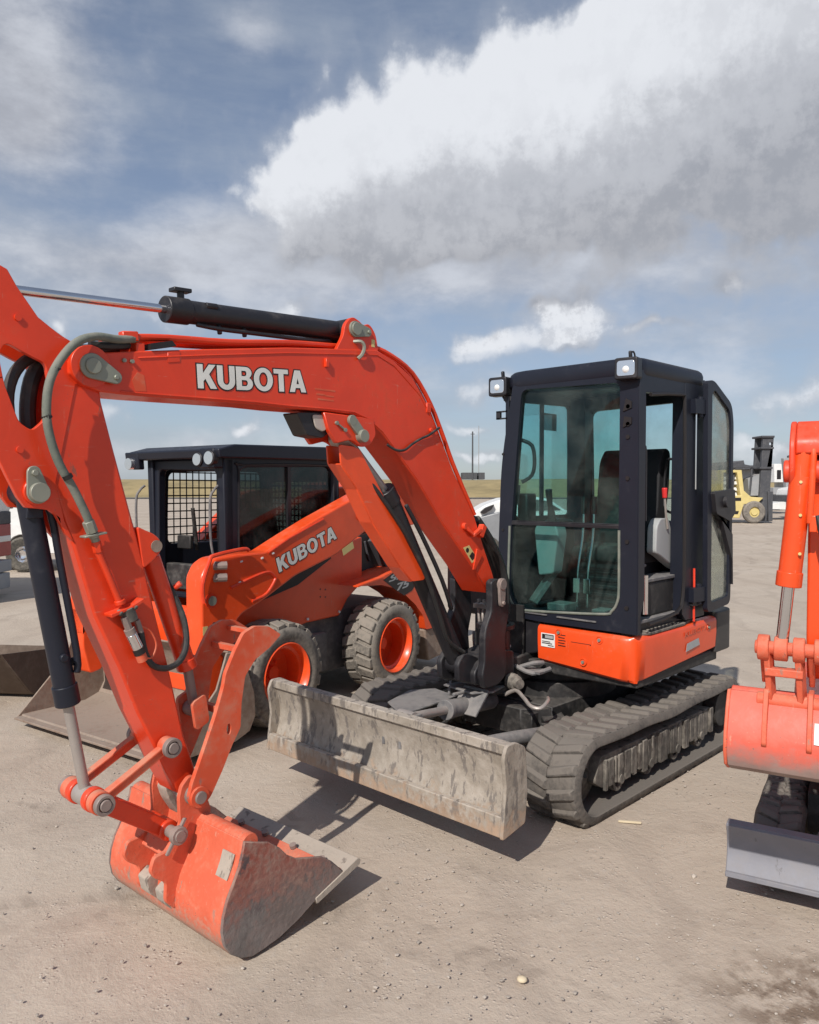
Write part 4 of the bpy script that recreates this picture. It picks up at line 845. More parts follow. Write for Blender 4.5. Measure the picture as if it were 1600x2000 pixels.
TH = th_.build('thumb', 'orange_d', EX, bevel=.003, seg=1)
tc_ = MB(BF); tc_.cyl((3.33, 0, 1.66), (3.155, 0, 1.16), .042, n=26); tc_.cyl((3.165, 0, 1.19), (3.15, 0, 1.145), .047, n=26); tc_.cyl((3.349, -.04, 1.712), (3.349, .04, 1.712), .04, n=20); tc_.cyl((3.23, .03, 1.52), (3.21, .05, 1.54), .014, n=8); tc_.build('thumb_cylinder', 'orange', TH, bevel=.003, seg=1)
rdm = MB(BF); rdm.cyl((3.15, 0, 1.15), (3.115, 0, .95), .022, n=16); rdm.cyl((3.115, -.045, .95), (3.115, .045, .95), .035, n=16); rdm.build('cylinder_rod', 'pinw', TH)
# ---- bucket
bp_out = [(3.115, .500), (3.15, .515), (3.185, .500), (3.195, .455), (3.210, .405), (3.240, .345), (3.272, .288), (3.293, .225), (3.300, .165), (3.288, .105), (3.255, .055), (3.205, .018), (3.150, .000), (3.09, .004), (3.00, .018), (2.90, .050), (2.757, .115), (2.62, .165)]
def offset_poly(pts, d):
    out = []
    for i, p in enumerate(pts):
        a = Vector(pts[max(i-1, 0)]); b_ = Vector(pts[min(i+1, len(pts)-1)]); t = (b_-a).normalized(); nn = Vector((t.y, -t.x)); out.append((p[0]+nn.x*d, p[1]+nn.y*d))
    return out
inn_ = offset_poly(bp_out[2:], .016)
BT0, BT1 = -.44, .45
bu = MB(BF); bu.prism(bp_out[2:] + inn_[::-1], BT0, BT1)
bu.cyl((3.145, BT0, .475), (3.145, BT1, .475), .042, n=24)
for t_ in (.06, .12, -.10, -.16)[:0]: pass
BUK = bu.build('bucket', 'orange_w', EX, bevel=.003, seg=1)
be = MB(BF)
bear = rpoly([(3.275, .615), (3.262, .665), (3.225, .70), (3.175, .690), (3.145, .62), (3.11, .52), (3.13, .44), (3.19, .36), (3.235, .25), (3.30, .14), (3.345, .19), (3.34, .27), (3.395, .31), (3.415, .345), (3.395, .40), (3.330, .405), (3.30, .43), (3.27, .505)], .015)
for t_ in (.100, -.120): be.prism(bear, t_, t_+.022)
be.prism([(3.20, .40), (3.26, .30), (3.33, .37), (3.28, .44)], -.1, .1)
be.build('bucket_ear', 'orange_w', BUK, bevel=.004, seg=1)
be = MB(BF); be.prism(rpoly([(3.29, .13), (3.335, .17), (3.35, .24), (3.30, .27), (3.27, .2)], .01), -.095, -.02); be.prism(rpoly([(3.29, .12), (3.325, .16), (3.335, .21), (3.29, .24)], .01), .02, .085); be.build('bucket_gusset', 'steel_d', BUK, bevel=.006, seg=1)
be = MB(BF)
for t_ in (-.098, .026): be.prism(rpoly([(3.235, .56), (3.255, .62), (3.20, .67), (3.15, .62), (3.13, .52), (3.18, .47)], .02), t_, t_+.07)
be.build('bucket_boss', 'steel_d', BUK, bevel=.006, seg=1)
bs = MB(BF)
side = bp_out[2:] + [(2.70, .245), (2.757, .285), (2.84, .310), (2.907, .330), (2.96, .365), (3.00, .41), (3.06, .455), (3.12, .475)]
bs.prism(side, BT1, BT1+.016)
BS = bs.build('side_plate', 'bucketside', BUK, bevel=.004, seg=1)
bs = MB(BF); bs.prism(side, BT0-.016, BT0); bs.build('side_plate', 'bucketside', BUK, bevel=.004, seg=1)
le = MB(BF); le.prism([(2.79, .080), (2.80, .110), (2.53, .200), (2.512, .184), (2.518, .164)], BT0-.018, BT1+.020)
le.prism([(2.77, .086), (2.62, .135), (2.622, .150), (2.77, .10)], BT0+.0, BT1+.0)
LE = le.build('cutting_edge', 'steel_d', BUK, bevel=.003, seg=1)
bo_ = MB(BF)
for t_ in (-.3, -.1, .12, .33): bo_.cyl((2.635, t_, .180), (2.640, t_, .196), .018, n=8)
bo_.split('edge_bolt', 'pinw', BUK)
lb = MB(BF); lb.prism([(3.203, .44), (3.2165, .405), (3.2155, .40), (3.238, .352), (3.246, .345), (3.223, .395), (3.208, .44)], .345, .425); lb.build('sticker', 'steel_d', BUK)
# ---- cab
cb = MB()
outer = rpoly([(-.160, 1.06), (.20, 1.036), (.943, 1.036), (.943, 2.70), (-.02, 2.70), (-.03, 2.62), (-.118, 2.15)], [0, 0, 0, .05, .10, .05, .2], 6)
holeg = rpoly([(.055, 2.645), (.815, 2.625), (.812, 1.19), (.70, 1.145), (.04, 1.105), (-.045, 1.20), (-.028, 1.72)], [.06, .05, .12, .03, .12, .12, .3], 6)
cb.prism(outer, .430, .484, holes=[holeg], axis='s')
# A pillar (left), side
cb.prism([(.480, 1.040), (.480, 2.695), (.405, 2.695), (.395, 2.45), (.40, 1.25), (.455, 1.13), (.455, 1.040)], .90, .9495)
# B pillar
cb.prism([(-.14, 1.10), (-.16, 2.70), (-.47, 2.72), (-.50, 1.05), (-.2, 1.05)], .86, .95)
cb.prism([(.42, 2.56), (-.2, 2.60), (-.2, 2.72), (.42, 2.72)], .88, .948)
# right wall frame with window, rear wall with window
cb.prism([(.44, 1.06), (.44, 2.70), (-.47, 2.72), (-.48, 1.06)], -.115, -.085, holes=[rpoly([(.36, 1.75), (.36, 2.58), (-.36, 2.60), (-.38, 1.75)], .05)])
cb.prism([(-.11, 1.06), (-.11, 2.70), (.90, 2.72), (.90, 1.06)], -.50, -.46, holes=[rpoly([(.06, 1.72), (.04, 2.56), (.80, 2.58), (.80, 1.72)], .06)], axis='s')
cb.prism([(-.11, 1.06), (-.11, 2.65), (.05, 2.65), (.05, 1.06)], -.48, -.36, axis='s')
cb.box((-.01, -.118, 1.75), (.012, -.09, 2.6))
cb.box((-.48, -.10, 1.04), (.44, .90, 1.10))
CAB = cb.build('cab', 'navy', EX, bevel=.012, seg=3)
rf = MB(); rpl = rpoly([(.49, -.03), (.49, .955), (-.50, .955), (-.50, -.12), (.40, -.12)], [.07, .10, .10, .08, .06], 8)
vs = []; nr = len(rpl); cx_, cy_ = 0, .42
for z, k in ((2.665, .985), (2.68, 1.0), (2.735, 1.0), (2.760, .985), (2.775, .955), (2.782, .90)):
    for (x, y) in rpl: vs.append((cx_+(x-cx_)*k, cy_+(y-cy_)*k, z + (.006 if x < 0 else 0)))
fs = [tuple(range(nr-1, -1, -1)), tuple(range(5*nr, 6*nr))]
for i in range(5):
    for k in range(nr): l = (k+1) % nr; fs.append((i*nr+k, i*nr+l, (i+1)*nr+l, (i+1)*nr+k))
rf.add(vs, fs); RF = rf.build('roof', 'navy', CAB, ang=60)
g1 = MB(); g1.prism([(a, z) for a, z in rpoly([(.03, 2.66), (.83, 2.64), (.83, 1.715), (-.04, 1.715)], .04)], .452, .458, axis='s'); g1.build('windshield', 'glass', CAB)
g1 = MB(); g1.prism(rpoly([(-.045, 1.705), (.83, 1.70), (.83, 1.19), (.70, 1.135), (.03, 1.095), (-.06, 1.2)], [.01, .01, .12, .03, .12, .12]), .460, .466, axis='s'); g1.build('lower_windshield', 'glass', CAB)
g1 = MB(); g1.box((.462, -.05, 1.698), (.4835, .83, 1.722)); g1.box((.47, -.05, 1.722), (.478, .83, 1.730)); g1.build('window_rail', 'black', CAB, bevel=.003)
g1 = MB(); g1.tube([(.486, a, z) for a, z in [(-.040, 1.69), (-.052, 1.30), (-.045, 1.20), (.0, 1.125), (.06, 1.10), (.68, 1.140), (.77, 1.17), (.812, 1.24), (.820, 1.35), (.818, 1.69)]], .009, n=8, smooth=4); g1.build('window_seal', 'hose', CAB)
g1 = MB(); g1.box((.485, .10, 1.086), (.495, .28, 1.094)); g1.box((.485, .36, 1.083), (.495, .66, 1.092)); g1.build('handrail_strip', 'greymetal', CAB)
g1 = MB(); g1.box((-.38, -.103, 1.75), (.36, -.098, 2.6)); g1.build('side_window', 'glass_clear', CAB)
g1 = MB(); g1.box((-.483, .04, 1.7), (-.478, .81, 2.6)); g1.build('rear_window', 'glass_clear', CAB)
g1 = MB(); g1.box((-.20, -.108, 2.40), (-.02, -.104, 2.53)); g1.build('window_label', 'greymetal', CAB)
g1 = MB()
for z in (2.47, 2.36, 2.28, 2.02, 1.62, 1.20): g1.cyl((.484, .875, z), (.492, .875, z), .014, n=10)
g1.prism([(.84, 2.44), (.90, 2.46), (.90, 2.50), (.86, 2.52)], .484, .492, axis='s'); g1.prism([(.84, 2.34), (.90, 2.36), (.90, 2.40), (.85, 2.41)], .484, .492, axis='s')
for z in (2.20, 1.66): g1.cyl((.484, -.10, z), (.49, -.10, z), .010, n=8)
g1.split('bolt', 'inkb', CAB)
# grab handle inside, latch boxes
g1 = MB(); g1.tube([(.40, .0, 2.30), (.36, .06, 2.26), (.35, .075, 2.15), (.36, .06, 2.05), (.40, .0, 2.0)], .014, n=8); g1.tube([(.42, -.01, 1.98), (.42, -.02, 1.84)], .012, n=8); g1.build('grab_handle', 'black', CAB)
g1 = MB(); g1.box((.24, -.07, 1.72), (.36, .02, 1.92)); g1.build('latch_box', 'black', CAB, bevel=.015)
g1 = MB(); g1.tube([(.395, .90, 2.25), (.37, .93, 2.22), (.36, .93, 2.10), (.36, .93, 1.75)], .010, n=8); g1.build('grab_handle', 'black', CAB)
# door, folded back against the rear side
dp = rpoly([(-.36, 2.70), (-.46, 2.715), (-.78, 2.57), (-.815, 2.44), (-.815, 1.90), (-.79, 1.11), (-.39, 1.085)], [.02, .06, .06, .05, .05, .06, .05], 5)
dh = rpoly([(-.435, 2.61), (-.475, 2.65), (-.745, 2.52), (-.775, 2.41), (-.775, 1.94), (-.435, 1.92)], [.02, .03, .04, .04, .02, .02], 4)
dh2 = rpoly([(-.445, 1.84), (-.765, 1.84), (-.75, 1.17), (-.45, 1.15)], .03)
do = MB(); do.prism(dp, .985, 1.02, holes=[dh, dh2])
for z in (2.52, 1.22): do.beam((-.24, .965, z), (-.40, .985, z), .05, .10); do.cyl((-.34, .975, z-.07), (-.34, .975, z+.07), .022, n=14)
DO = do.build('door', 'navy', CAB, bevel=.008, seg=2)
g1 = MB(); g1.prism(dh, .999, 1.004); g1.prism(dh2, .999, 1.004); g1.build('door_glass', 'glass_dirty', DO)
g1 = MB(); g1.prism(rpoly([(-.42, 1.93), (-.78, 1.95), (-.80, 1.78), (-.70, 1.72), (-.46, 1.78)], .02), 1.0, 1.05); g1.cyl((-.60, 1.03, 1.86), (-.60, 1.075, 1.86), .04, n=14); g1.prism([(-.46, 1.80), (-.56, 1.78), (-.79, 1.42), (-.80, 1.25), (-.785, 1.62)], .985, 1.035); g1.build('door_latch', 'black', DO, bevel=.006, seg=2)
g1 = MB(); g1.tube([(-.30, .962, 1.40), (-.305, .962, 1.22)], .008, n=8); g1.tube([(-.30, .962, 1.16), (-.305, .962, 1.03)], .008, n=8); g1.build('guide_rod', 'redstripe', CAB)
g1 = MB(); g1.cyl((-.30, .965, 1.95), (-.30, .965, 2.48), .006, n=8); g1.split('gas_strut', 'chrome', CAB)
g1 = MB(); g1.beam((-.26, .955, 1.20), (-.40, .965, 1.20), .04, .12); g1.build('hinge', 'black', CAB, bevel=.005)
g1 = MB(); g1.tube([(.35, .955, 2.55), (-.08, .955, 2.585), (-.14, .955, 2.52), (-.15, .955, 2.0), (-.155, .955, 1.5), (-.14, .955, 1.22), (-.05, .955, 1.12), (.35, .955, 1.09)], .012, n=8, smooth=2); g1.build('door_seal', 'inkb', CAB)
# interior
g1 = MB()
g1.prism(rpoly([(-.10, 1.50), (-.22, 1.52), (-.34, 1.95), (-.36, 2.22), (-.28, 2.25), (-.20, 2.15), (-.16, 1.80), (-.06, 1.62)], .05), .27, .755)
g1.prism(rpoly([(.14, 1.44), (.14, 1.54), (-.20, 1.58), (-.24, 1.44)], .04), .25, .75)
g1.build('seat', 'seat', CAB, bevel=.03, seg=3)
g1 = MB(); g1.box((-.30, .28, 1.10), (.10, .72, 1.44))
for k in range(5): g1.box((.10, .30, 1.14+.055*k), (.115, .70, 1.17+.055*k))
g1.build('seat_base', 'black', CAB, bevel=.02, seg=2)
g1 = MB(); g1.prism(rpoly([(.05, 1.52), (.035, 1.70), (-.02, 1.755), (-.14, 1.75), (-.32, 1.42), (-.28, 1.38), (-.02, 1.50)], .03), .78, .85); g1.build('control_console', 'greyp', CAB, bevel=.015, seg=2)
g1 = MB(); g1.prism(rpoly([(.16, 1.45), (.14, 1.70), (.02, 1.74), (-.14, 1.72), (-.16, 1.44)], .03), -.02, .10); g1.build('control_console', 'black', CAB, bevel=.015, seg=2)
g1 = MB(); g1.tube([(-.10, .86, 1.68), (-.07, .86, 1.80), (-.055, .86, 1.90)], .008, n=8); g1.build('safety_lever', 'rodd', CAB); g1 = MB(); g1.cyl((-.055, .86, 1.89), (-.05, .86, 1.96), .016, .019, n=14); g1.build('lever_knob', 'redp', CAB, bevel=.005)
for y_ in (.04, .67):
    g1 = MB(); g1.cyl((.07, y_, 1.72), (.10, y_, 1.84), .035, .018, n=12); g1.cyl((.10, y_, 1.83), (.12, y_, 1.95), .020, .026, n=12); g1.build('joystick', 'black', CAB, bevel=.004)
for y_ in (.40, .48):
    g1 = MB(); g1.tube([(.30, y_, 1.14), (.29, y_, 1.40), (.25, y_+.01, 1.62), (.24, y_+.01, 1.80)], .009, n=8); g1.box((.31, y_-.015, 1.24), (.33, y_+.035, 1.34)); g1.build('travel_lever', 'chrome', CAB, bevel=.002)
    g1 = MB(); g1.cyl((.24, y_+.01, 1.78), (.235, y_+.01, 1.90), .018, n=10); g1.build('lever_grip', 'black', CAB)
g1 = MB(); g1.prism(rpoly([(.08, 1.66), (.10, 1.70), (.26, 1.70), (.28, 1.64), (.24, 1.36), (.12, 1.34)], .02), .24, .36, axis='s'); g1.build('dash_console', 'greyp', CAB, bevel=.01)
g1 = MB(); g1.box((.24, .22, 1.10), (.40, .36, 1.16)); g1.box((.26, .56, 1.10), (.38, .66, 1.15)); g1.beam((.34, .06, 1.14), (.20, .16, 1.38), .10, .04); g1.build('foot_pedal', 'greymetal', CAB, bevel=.006)
g1 = MB(); g1.box((-.30, .74, 1.11), (.24, .885, 1.345)); g1.build('floor_box', 'grime', CAB, bevel=.02)
g1 = MB(); g1.prism([(.25, .73), (.25, .895), (-.31, .895), (-.31, .73)], 1.342, 1.365, axis='z'); g1.tube([(.2, .8, 1.36), (.18, .8, 1.42), (.1, .8, 1.44)], .012, n=8); g1.build('box_lid', 'greymetal', CAB, bevel=.005)
g1 = MB(); g1.cyl((.33, .91, 1.15), (.33, .91, 1.40), .028, n=18); g1.build('canister', 'chrome', CAB)
g1 = MB(); g1.box((-.14, .62, 1.098), (.42, .93, 1.115)); g1.build('floor_mat', 'greymetal', CAB)
g1 = MB(); g1.tube([(-.16, .92, 1.80), (-.24, .78, 1.80), (-.25, .76, 1.95), (-.24, .78, 2.14), (-.20, .84, 2.16), (-.16, .92, 2.16)], .010, n=8); g1.split('seat_bar', 'black', CAB)
# work lights at the roof's front corners
def worklight(x, y, z, w_, h_, yaw=0, par=CAB):
    f = Fr((x, y, z), yaw); m = MB(f)
    m.prism(rpoly([(-w_/2, -h_/2), (w_/2, -h_/2), (w_/2, h_/2), (-w_/2, h_/2)], .018), -.03, .055, axis='s')
    m.prism(rpoly([(-w_*.3, -h_*.35), (w_*.3, -h_*.35), (w_*.3, h_*.35), (-w_*.3, h_*.35)], .02), -.08, -.03, axis='s')
    m.beam((-.03, 0, h_/2-.01), (-.02, 0, h_/2+.05 if z > 2.66 else -h_/2-.05), .02, .03)
    o = m.build('work_light', 'black', par, bevel=.008, seg=2)
    m = MB(f); a, b_ = w_/2-.018, h_/2-.020
    m.prism(rpoly([(-a, -b_), (a, -b_), (a, b_), (-a, b_)], .02), .055, .0585, axis='s'); m.build('lens_rim', 'lens', o, bevel=.004)
    m = MB(f); m.lathe([(.0, .022), (.006, .016), (.009, 0)], (.0585, 0, -.008), ax=f.A, n=16, closed=False); m.build('bulb', 'white', o)
worklight(.50, .885, 2.70, .15, .135, 8)
worklight(.44, -.155, 2.685, .15, .135, 5)
g1 = MB(); g1.beam((.44, -.13, 2.60), (.40, -.04, 2.60), .02, .03); g1.tube([(.43, -.15, 2.62), (.41, -.12, 2.56), (.42, -.09, 2.50)], .007, n=6)
g1.box((.42, -.20, 2.505), (.44, -.10, 2.515)); g1.box((.42, -.20, 2.455), (.44, -.10, 2.465)); g1.box((.42, -.20, 2.455), (.44, -.165, 2.515)); g1.build('lamp_bracket', 'black', CAB)
g1 = MB(); g1.tube([(.47, .875, 2.76), (.465, .88, 2.80), (.45, .885, 2.815), (.44, .89, 2.80), (.43, .89, 2.77)], .006, n=6); g1.build('antenna_loop', 'black', CAB)
g1 = MB(); g1.box((.33, .80, 2.778), (.36, .86, 2.785)); g1.build('roof_sticker', 'white', CAB)
# ================================================================ SKID STEER LOADER
SF = Fr((1.125, -1.80, 0), 9)
SS = thing('skid_steer_loader', 'orange wheeled skid steer loader with black cage cab, parked behind the excavator arm', 'skid steer', (1.167, -1.845, 0))
def tyre(par, fr, s, t1, w_, R, rr, z, lugs=22, flip=1, matt='tyre', rimm='orange_b', depth=.16):
    """wheel whose outer face is at t1 (facing +t when flip = 1)"""
    m = MB(fr); k = flip
    prof = [(0, rr), (0-k*.0, rr+.02), (k*.012, rr+.05), (k*.014, R-.10), (0, R-.055), (-k*.04, R-.035), (-k*(w_-.04), R-.035), (-k*w_, R-.055), (-k*(w_+.014), R-.10), (-k*w_, rr), (-k*w_+k*.05, rr-.01), (-k*.05, rr-.01)]
    m.lathe(prof, (s, t1, z), n=48)
    to = m.build('tyre', matt, par, ang=50)
    m = MB(fr)
    for i in range(lugs):
        for sd in (0, 1):
            a0 = 2*math.pi*(i + .5*sd)/lugs
            def q(a, l, r): return fr.p(s + r*math.cos(a), t1 + l, z + r*math.sin(a))
            la, lb = (-k*.0, -k*(w_*.56)) if sd == 0 else (-k*w_, -k*(w_*.44))
            hw = .122; sk_ = .12
            vs_ = []
            for (l, r, da) in ((la, R-.095, 0), (la, R-.02, 0), (lb, R, sk_), (lb, R-.05, sk_)):
                h_ = hw*(.85 if r > R-.05 else 1)
                vs_ += [q(a0+da-h_, l, r), q(a0+da+h_, l, r)]
            m.add(vs_, [(0, 1, 3, 2), (2, 3, 5, 4), (4, 5, 7, 6), (6, 7, 1, 0), (0, 2, 4, 6), (1, 7, 5, 3)])
    m.build('tread', matt, to, bevel=.006, seg=1)
    m = MB(fr); m.lathe([(k*.004, rr+.012), (k*.012, rr+.004), (-k*.01, rr-.012), (-k*.06, rr-.02), (-k*.07, rr-.045), (-k*depth, rr-.05), (-k*(depth+.01), rr-.09), (-k*(depth+.012), .0), (-k*(depth+.03), .0), (-k*(depth+.03), rr-.05), (-k*(w_-.01), rr-.01), (-k*w_, rr+.012)], (s, t1, z), n=40, closed=True)
    for i in range(8): a = i*math.pi/4; m.cyl((s+.1*math.cos(a), t1-k*(depth+.012), z+.1*math.sin(a)), (s+.1*math.cos(a), t1-k*(depth-.008), z+.1*math.sin(a)), .013, n=6)
    m.cyl((s, t1-k*(depth+.01), z), (s, t1-k*(depth-.05), z), .055, n=20)
    m.build('rim', rimm, to)
    return to
for s_ in (0, -1.5):
    wh = bpy.data.objects.new('wheel', None); C.objects.link(wh); wh.parent = SS; tyre(wh, SF, s_, .01, .33, .445, .255, .44, depth=.2)
    wh = bpy.data.objects.new('wheel', None); C.objects.link(wh); wh.parent = SS; tyre(wh, SF, s_, -1.84, .33, .445, .255, .44, flip=-1, depth=.2)
b_ = MB(SF); b_.box((-2.05, -1.42, .22), (.42, -.42, .80)); b_.box((-.9, -.44, .26), (-.6, -.34, .62)); b_.build('chassis', 'greymetal', SS, bevel=.01, seg=1)
b_ = MB(SF); side_p = [(.50, .62), (.52, 1.16), (.1, 1.10), (-.3, 1.20), (-1.0, 1.42), (-1.42, 1.48), (-1.42, 1.03), (-1.20, .90), (-1.07, .75), (-.62, .745), (.0, .66)]
b_.prism(side_p, -.44, -.34); b_.prism(side_p, -1.50, -1.40); b_.prism([(.45, .3), (.50, .95), (.40, 1.0), (.3, .3)], -1.4, -.44)
b_.prism([(-1.60, 1.5), (-1.62, 1.96), (-1.75, 2.02), (-2.45, 1.95), (-2.55, 1.55)], -1.33, -.50); b_.prism([(-1.40, 1.0), (-1.42, 1.50), (-2.42, 1.50), (-2.42, 1.05)], -1.33, -.66)
BD = b_.build('body', 'orange_b', SS, bevel=.012, seg=2)
b_ = MB(SF)
for (a, z) in ((-.62, .78), (-1.06, .79)): b_.cyl((a, -.34, z), (a, -.325, z), .012, n=10)
b_.split('bolt', 'white', BD)
b_ = MB(SF)
for (a, z) in ((-.87, 1.02), (-.80, 1.03), (-.87, .95), (-.80, .96)): b_.cyl((a, -.341, z), (a, -.3385, z), .008, n=8)
b_.split('bolt_hole', 'inkb', BD)
b_ = MB(SF); b_.prism([(-1.42, 1.03), (-1.42, 1.46), (-2.0, 1.56), (-2.30, 1.3), (-2.2, 1.08)], -.60, -.46); b_.prism([(.30, 1.08), (-.3, 1.28), (-.95, 1.42), (-.95, 1.30), (-.5, 1.10), (.1, .98)], -.345, -.3385); b_.build('side_grille', 'inkb', BD)
b_ = MB(SF); b_.tube([(-1.60, -.45, 1.42), (-1.64, -.45, 1.30), (-1.68, -.45, 1.22)], .012, n=6); b_.beam((-1.70, -.42, 1.45), (-1.95, -.42, 1.10), .10, .10); b_.build('lift_link', 'dgrey', SS)
# tail fender with decal
b_ = MB(SF); tl = rpoly([(-1.05, 1.045), (-1.43, 1.095), (-1.64, 1.135), (-1.93, 1.155), (-2.30, 1.0), (-2.62, .47), (-2.22, .47), (-2.17, .62), (-2.02, .76), (-1.84, .88), (-1.66, .965), (-1.44, 1.02), (-1.2, 1.035)], .02, 3)
b_.prism(tl, -.46, -.12); TLF = b_.build('fender', 'orange_b', SS, bevel=.012, seg=2)
b_ = MB(SF); b_.beam((-1.02, -.10, 1.05), (-1.44, -.10, 1.105), .06, .012); b_.build('fender_lip', 'orange_b', TLF)
b_ = MB(SF); b_.prism([(-2.22, .468), (-2.62, .468), (-2.78, .16), (-2.30, .12)], -1.5, -.14); b_.build('counterweight', 'rust', SS, bevel=.02)
b_ = MB(SF); b_.cyl((-2.32, -.12, .66), (-2.32, -.10, .66), .045, n=20, hole=.026); b_.cyl((-2.32, -.121, .66), (-2.32, -.115, .66), .026, n=16); b_.build('tie_down', 'mudframe', SS)
b_ = MB(SF); b_.prism([(-1.47, 1.065), (-1.62, 1.118), (-1.90, 1.140), (-2.08, 1.03), (-1.96, .91), (-1.82, .875), (-1.64, .965)], -.1195, -.1175); dcl = b_.build('decal', 'inkb', TLF)
text_mesh('SS', 'decal_number', SF, -1.56, 1.035, -1.80, 1.058, .062, -.1172, 'greyp', dcl, shear=.25)
text_mesh('75', 'decal_number', SF, -1.68, .935, -1.89, .958, .070, -.1172, 'greyp', dcl, shear=.25)
# loader arm
arm_out = rpoly([(.80, 1.30), (.745, 1.39), (.66, 1.435), (.46, 1.45), (.15, 1.45), (-.11, 1.556), (-.453, 1.690), (-1.106, 1.915), (-1.30, 1.945), (-1.46, 1.82), (-1.49, 1.66), (-1.40, 1.575), (-1.158, 1.560), (-.72, 1.362), (-.198, 1.225), (.154, 1.07), (.40, .985), (.52, .88), (.60, .62), (.62, .40), (.74, .38), (.80, .62), (.80, .95)], .03, 3)
for t0_a, t1_a in ((-.26, -.08), (-1.76, -1.58)):
    b_ = MB(SF); b_.prism(arm_out if t0_a > -1 else [(a, z-.24 if (z > .95 and a > -.9) else z) for a, z in arm_out], t0_a, t1_a); LAo = b_.build('loader_arm', 'orange_b', SS, bevel=.018, seg=3)
    if t0_a > -1:
        b_ = MB(SF)
        b_.tube([(a, -.078, z) for a, z in [(-1.12, 1.86), (-1.23, 1.85), (-1.29, 1.78), (-1.275, 1.62), (-1.22, 1.60), (-1.05, 1.665), (-1.02, 1.72), (-1.12, 1.86)]], .012, n=8, smooth=3)
        b_.tube([(a, -.078, z) for a, z in [(.30, 1.075), (.15, 1.11), (.05, 1.21), (.06, 1.25), (.16, 1.285), (.52, 1.20)]], .012, n=8, smooth=4)
        b_.tube([(a, -.078, z) for a, z in [(-.55, 1.69), (-.11, 1.54), (.12, 1.44)]], .008, n=6, smooth=1)
        b_.split('pressed_rib', 'orange', LAo)
        b_ = MB(SF); b_.tube([(.80, -.05, 1.12), (.815, -.05, 1.25), (.745, -.05, 1.425), (.70, -.05, 1.46), (.42, -.05, 1.49), (.36, -.05, 1.475)], .016, n=8, smooth=3); b_.build('guard_pipe', 'orange', LAo)
        b_ = MB(SF)
        for k in range(2): b_.cyl((.66, -.07+.0*k, 1.38-.09*k), (.60, -.03, 1.38-.09*k), .032, n=10); b_.cyl((.66, -.09, 1.40-.09*k), (.68, -.06, 1.36-.09*k), .020, n=8)
        b_.split('coupler_block', 'pinw', LAo)
        b_ = MB(SF); b_.cyl((.713, -.08, 1.124), (.713, -.055, 1.124), .036, n=20); b_.build('pin_head', 'pin', LAo); b_ = MB(SF); b_.cyl((.713, -.08, 1.124), (.713, -.065, 1.124), .055, n=24, hole=.037); b_.build('pin_boss', 'orange', LAo)
        b_ = MB(SF); b_.prism(rpoly([(.70, .96), (.66, .96), (.66, .86), (.70, .86)], .018), -.0805, -.0785); b_.build('slot', 'inkb', LAo)
        b_ = MB(SF); b_.prism([(.79, .94), (.745, .94), (.745, .875), (.79, .875)], -.0795, -.078); b_.prism([(-.80, 1.41), (-.95, 1.47), (-.97, 1.41), (-.82, 1.35)], -.0795, -.078); b_.split('warning_sticker', 'yellow', LAo)
        b_ = MB(SF)
        for (a, z) in ((.42, 1.39), (.20, 1.40), (.44, 1.23), (.08, 1.43)): b_.beam((a, -.078, z), (a-.02, -.076, z+.006), .012, .012)
        b_.split('bolt', 'white', LAo)
        text_mesh('KUBOTA', 'lettering_outline', SF, -.004, 1.270, -.727, 1.512, .122, -.0796, 'inkb', LAo, off=.055)
        text_mesh('KUBOTA', 'lettering', SF, -.004, 1.270, -.727, 1.512, .122, -.0782, 'whited', LAo)
# bucket of the loader
lb = [(1.20, .085), (.62, .075), (.48, .12), (.42, .22), (.43, .40), (.50, .60), (.62, .74), (.68, .76)]
li = [(.68, .745), (.63, .725), (.515, .59), (.445, .395), (.435, .225), (.49, .135), (.625, .092), (1.19, .10)]
b_ = MB(SF); b_.prism(lb + li, -1.84, .06); b_.box((1.10, -1.84, .07), (1.26, .06, .088)); LB_ = b_.build('bucket', 'rust', SS, bevel=.003, seg=1)
b_ = MB(SF); sp_l = [(1.24, .072), (.62, .075), (.48, .12), (.42, .22), (.43, .40), (.50, .60), (.62, .74), (.70, .75), (.80, .50)]
b_.prism(sp_l, .06, .078); b_.build('side_plate', 'rust', LB_, bevel=.003, seg=1)
b_ = MB(SF); b_.prism(sp_l, -1.858, -1.84); b_.build('side_plate', 'rust', LB_, bevel=.003, seg=1)
# cab
b_ = MB(SF)
b_.prism([(-.42, 1.02), (-.42, 2.20), (-1.40, 2.20), (-1.40, 1.02)], .17, .25, holes=[rpoly([(-.53, 1.06), (-.54, 2.10), (-1.28, 2.12), (-1.29, 1.06)], .06)], axis='s')
b_.prism([(.25, 1.10), (.28, 2.22), (-1.14, 2.25), (-1.17, 1.10)], -.50, -.42, holes=[rpoly([(.12, 1.36), (.10, 2.13), (-1.06, 2.16), (-1.09, 1.36)], .09)])
b_.prism([(.25, 1.10), (.28, 2.22), (-1.14, 2.25), (-1.17, 1.10)], -1.40, -1.33, holes=[rpoly([(.12, 1.46), (.10, 2.10), (-.60, 2.12), (-.60, 1.46)], .08), rpoly([(-.66, 1.68), (-.66, 2.12), (-1.06, 2.12), (-1.09, 1.68)], .06)])
b_.prism([(-.42, 1.10), (-.42, 2.22), (-1.40, 2.22), (-1.40, 1.10)], -1.17, -1.12, holes=[rpoly([(-.50, 1.45), (-.50, 2.02), (-1.30, 2.02), (-1.30, 1.45)], .06)], axis='s')
b_.prism([(.36, 2.20), (.38, 2.27), (.20, 2.315), (-1.20, 2.345), (-1.27, 2.30), (-1.25, 2.22)], -1.52, -.36)
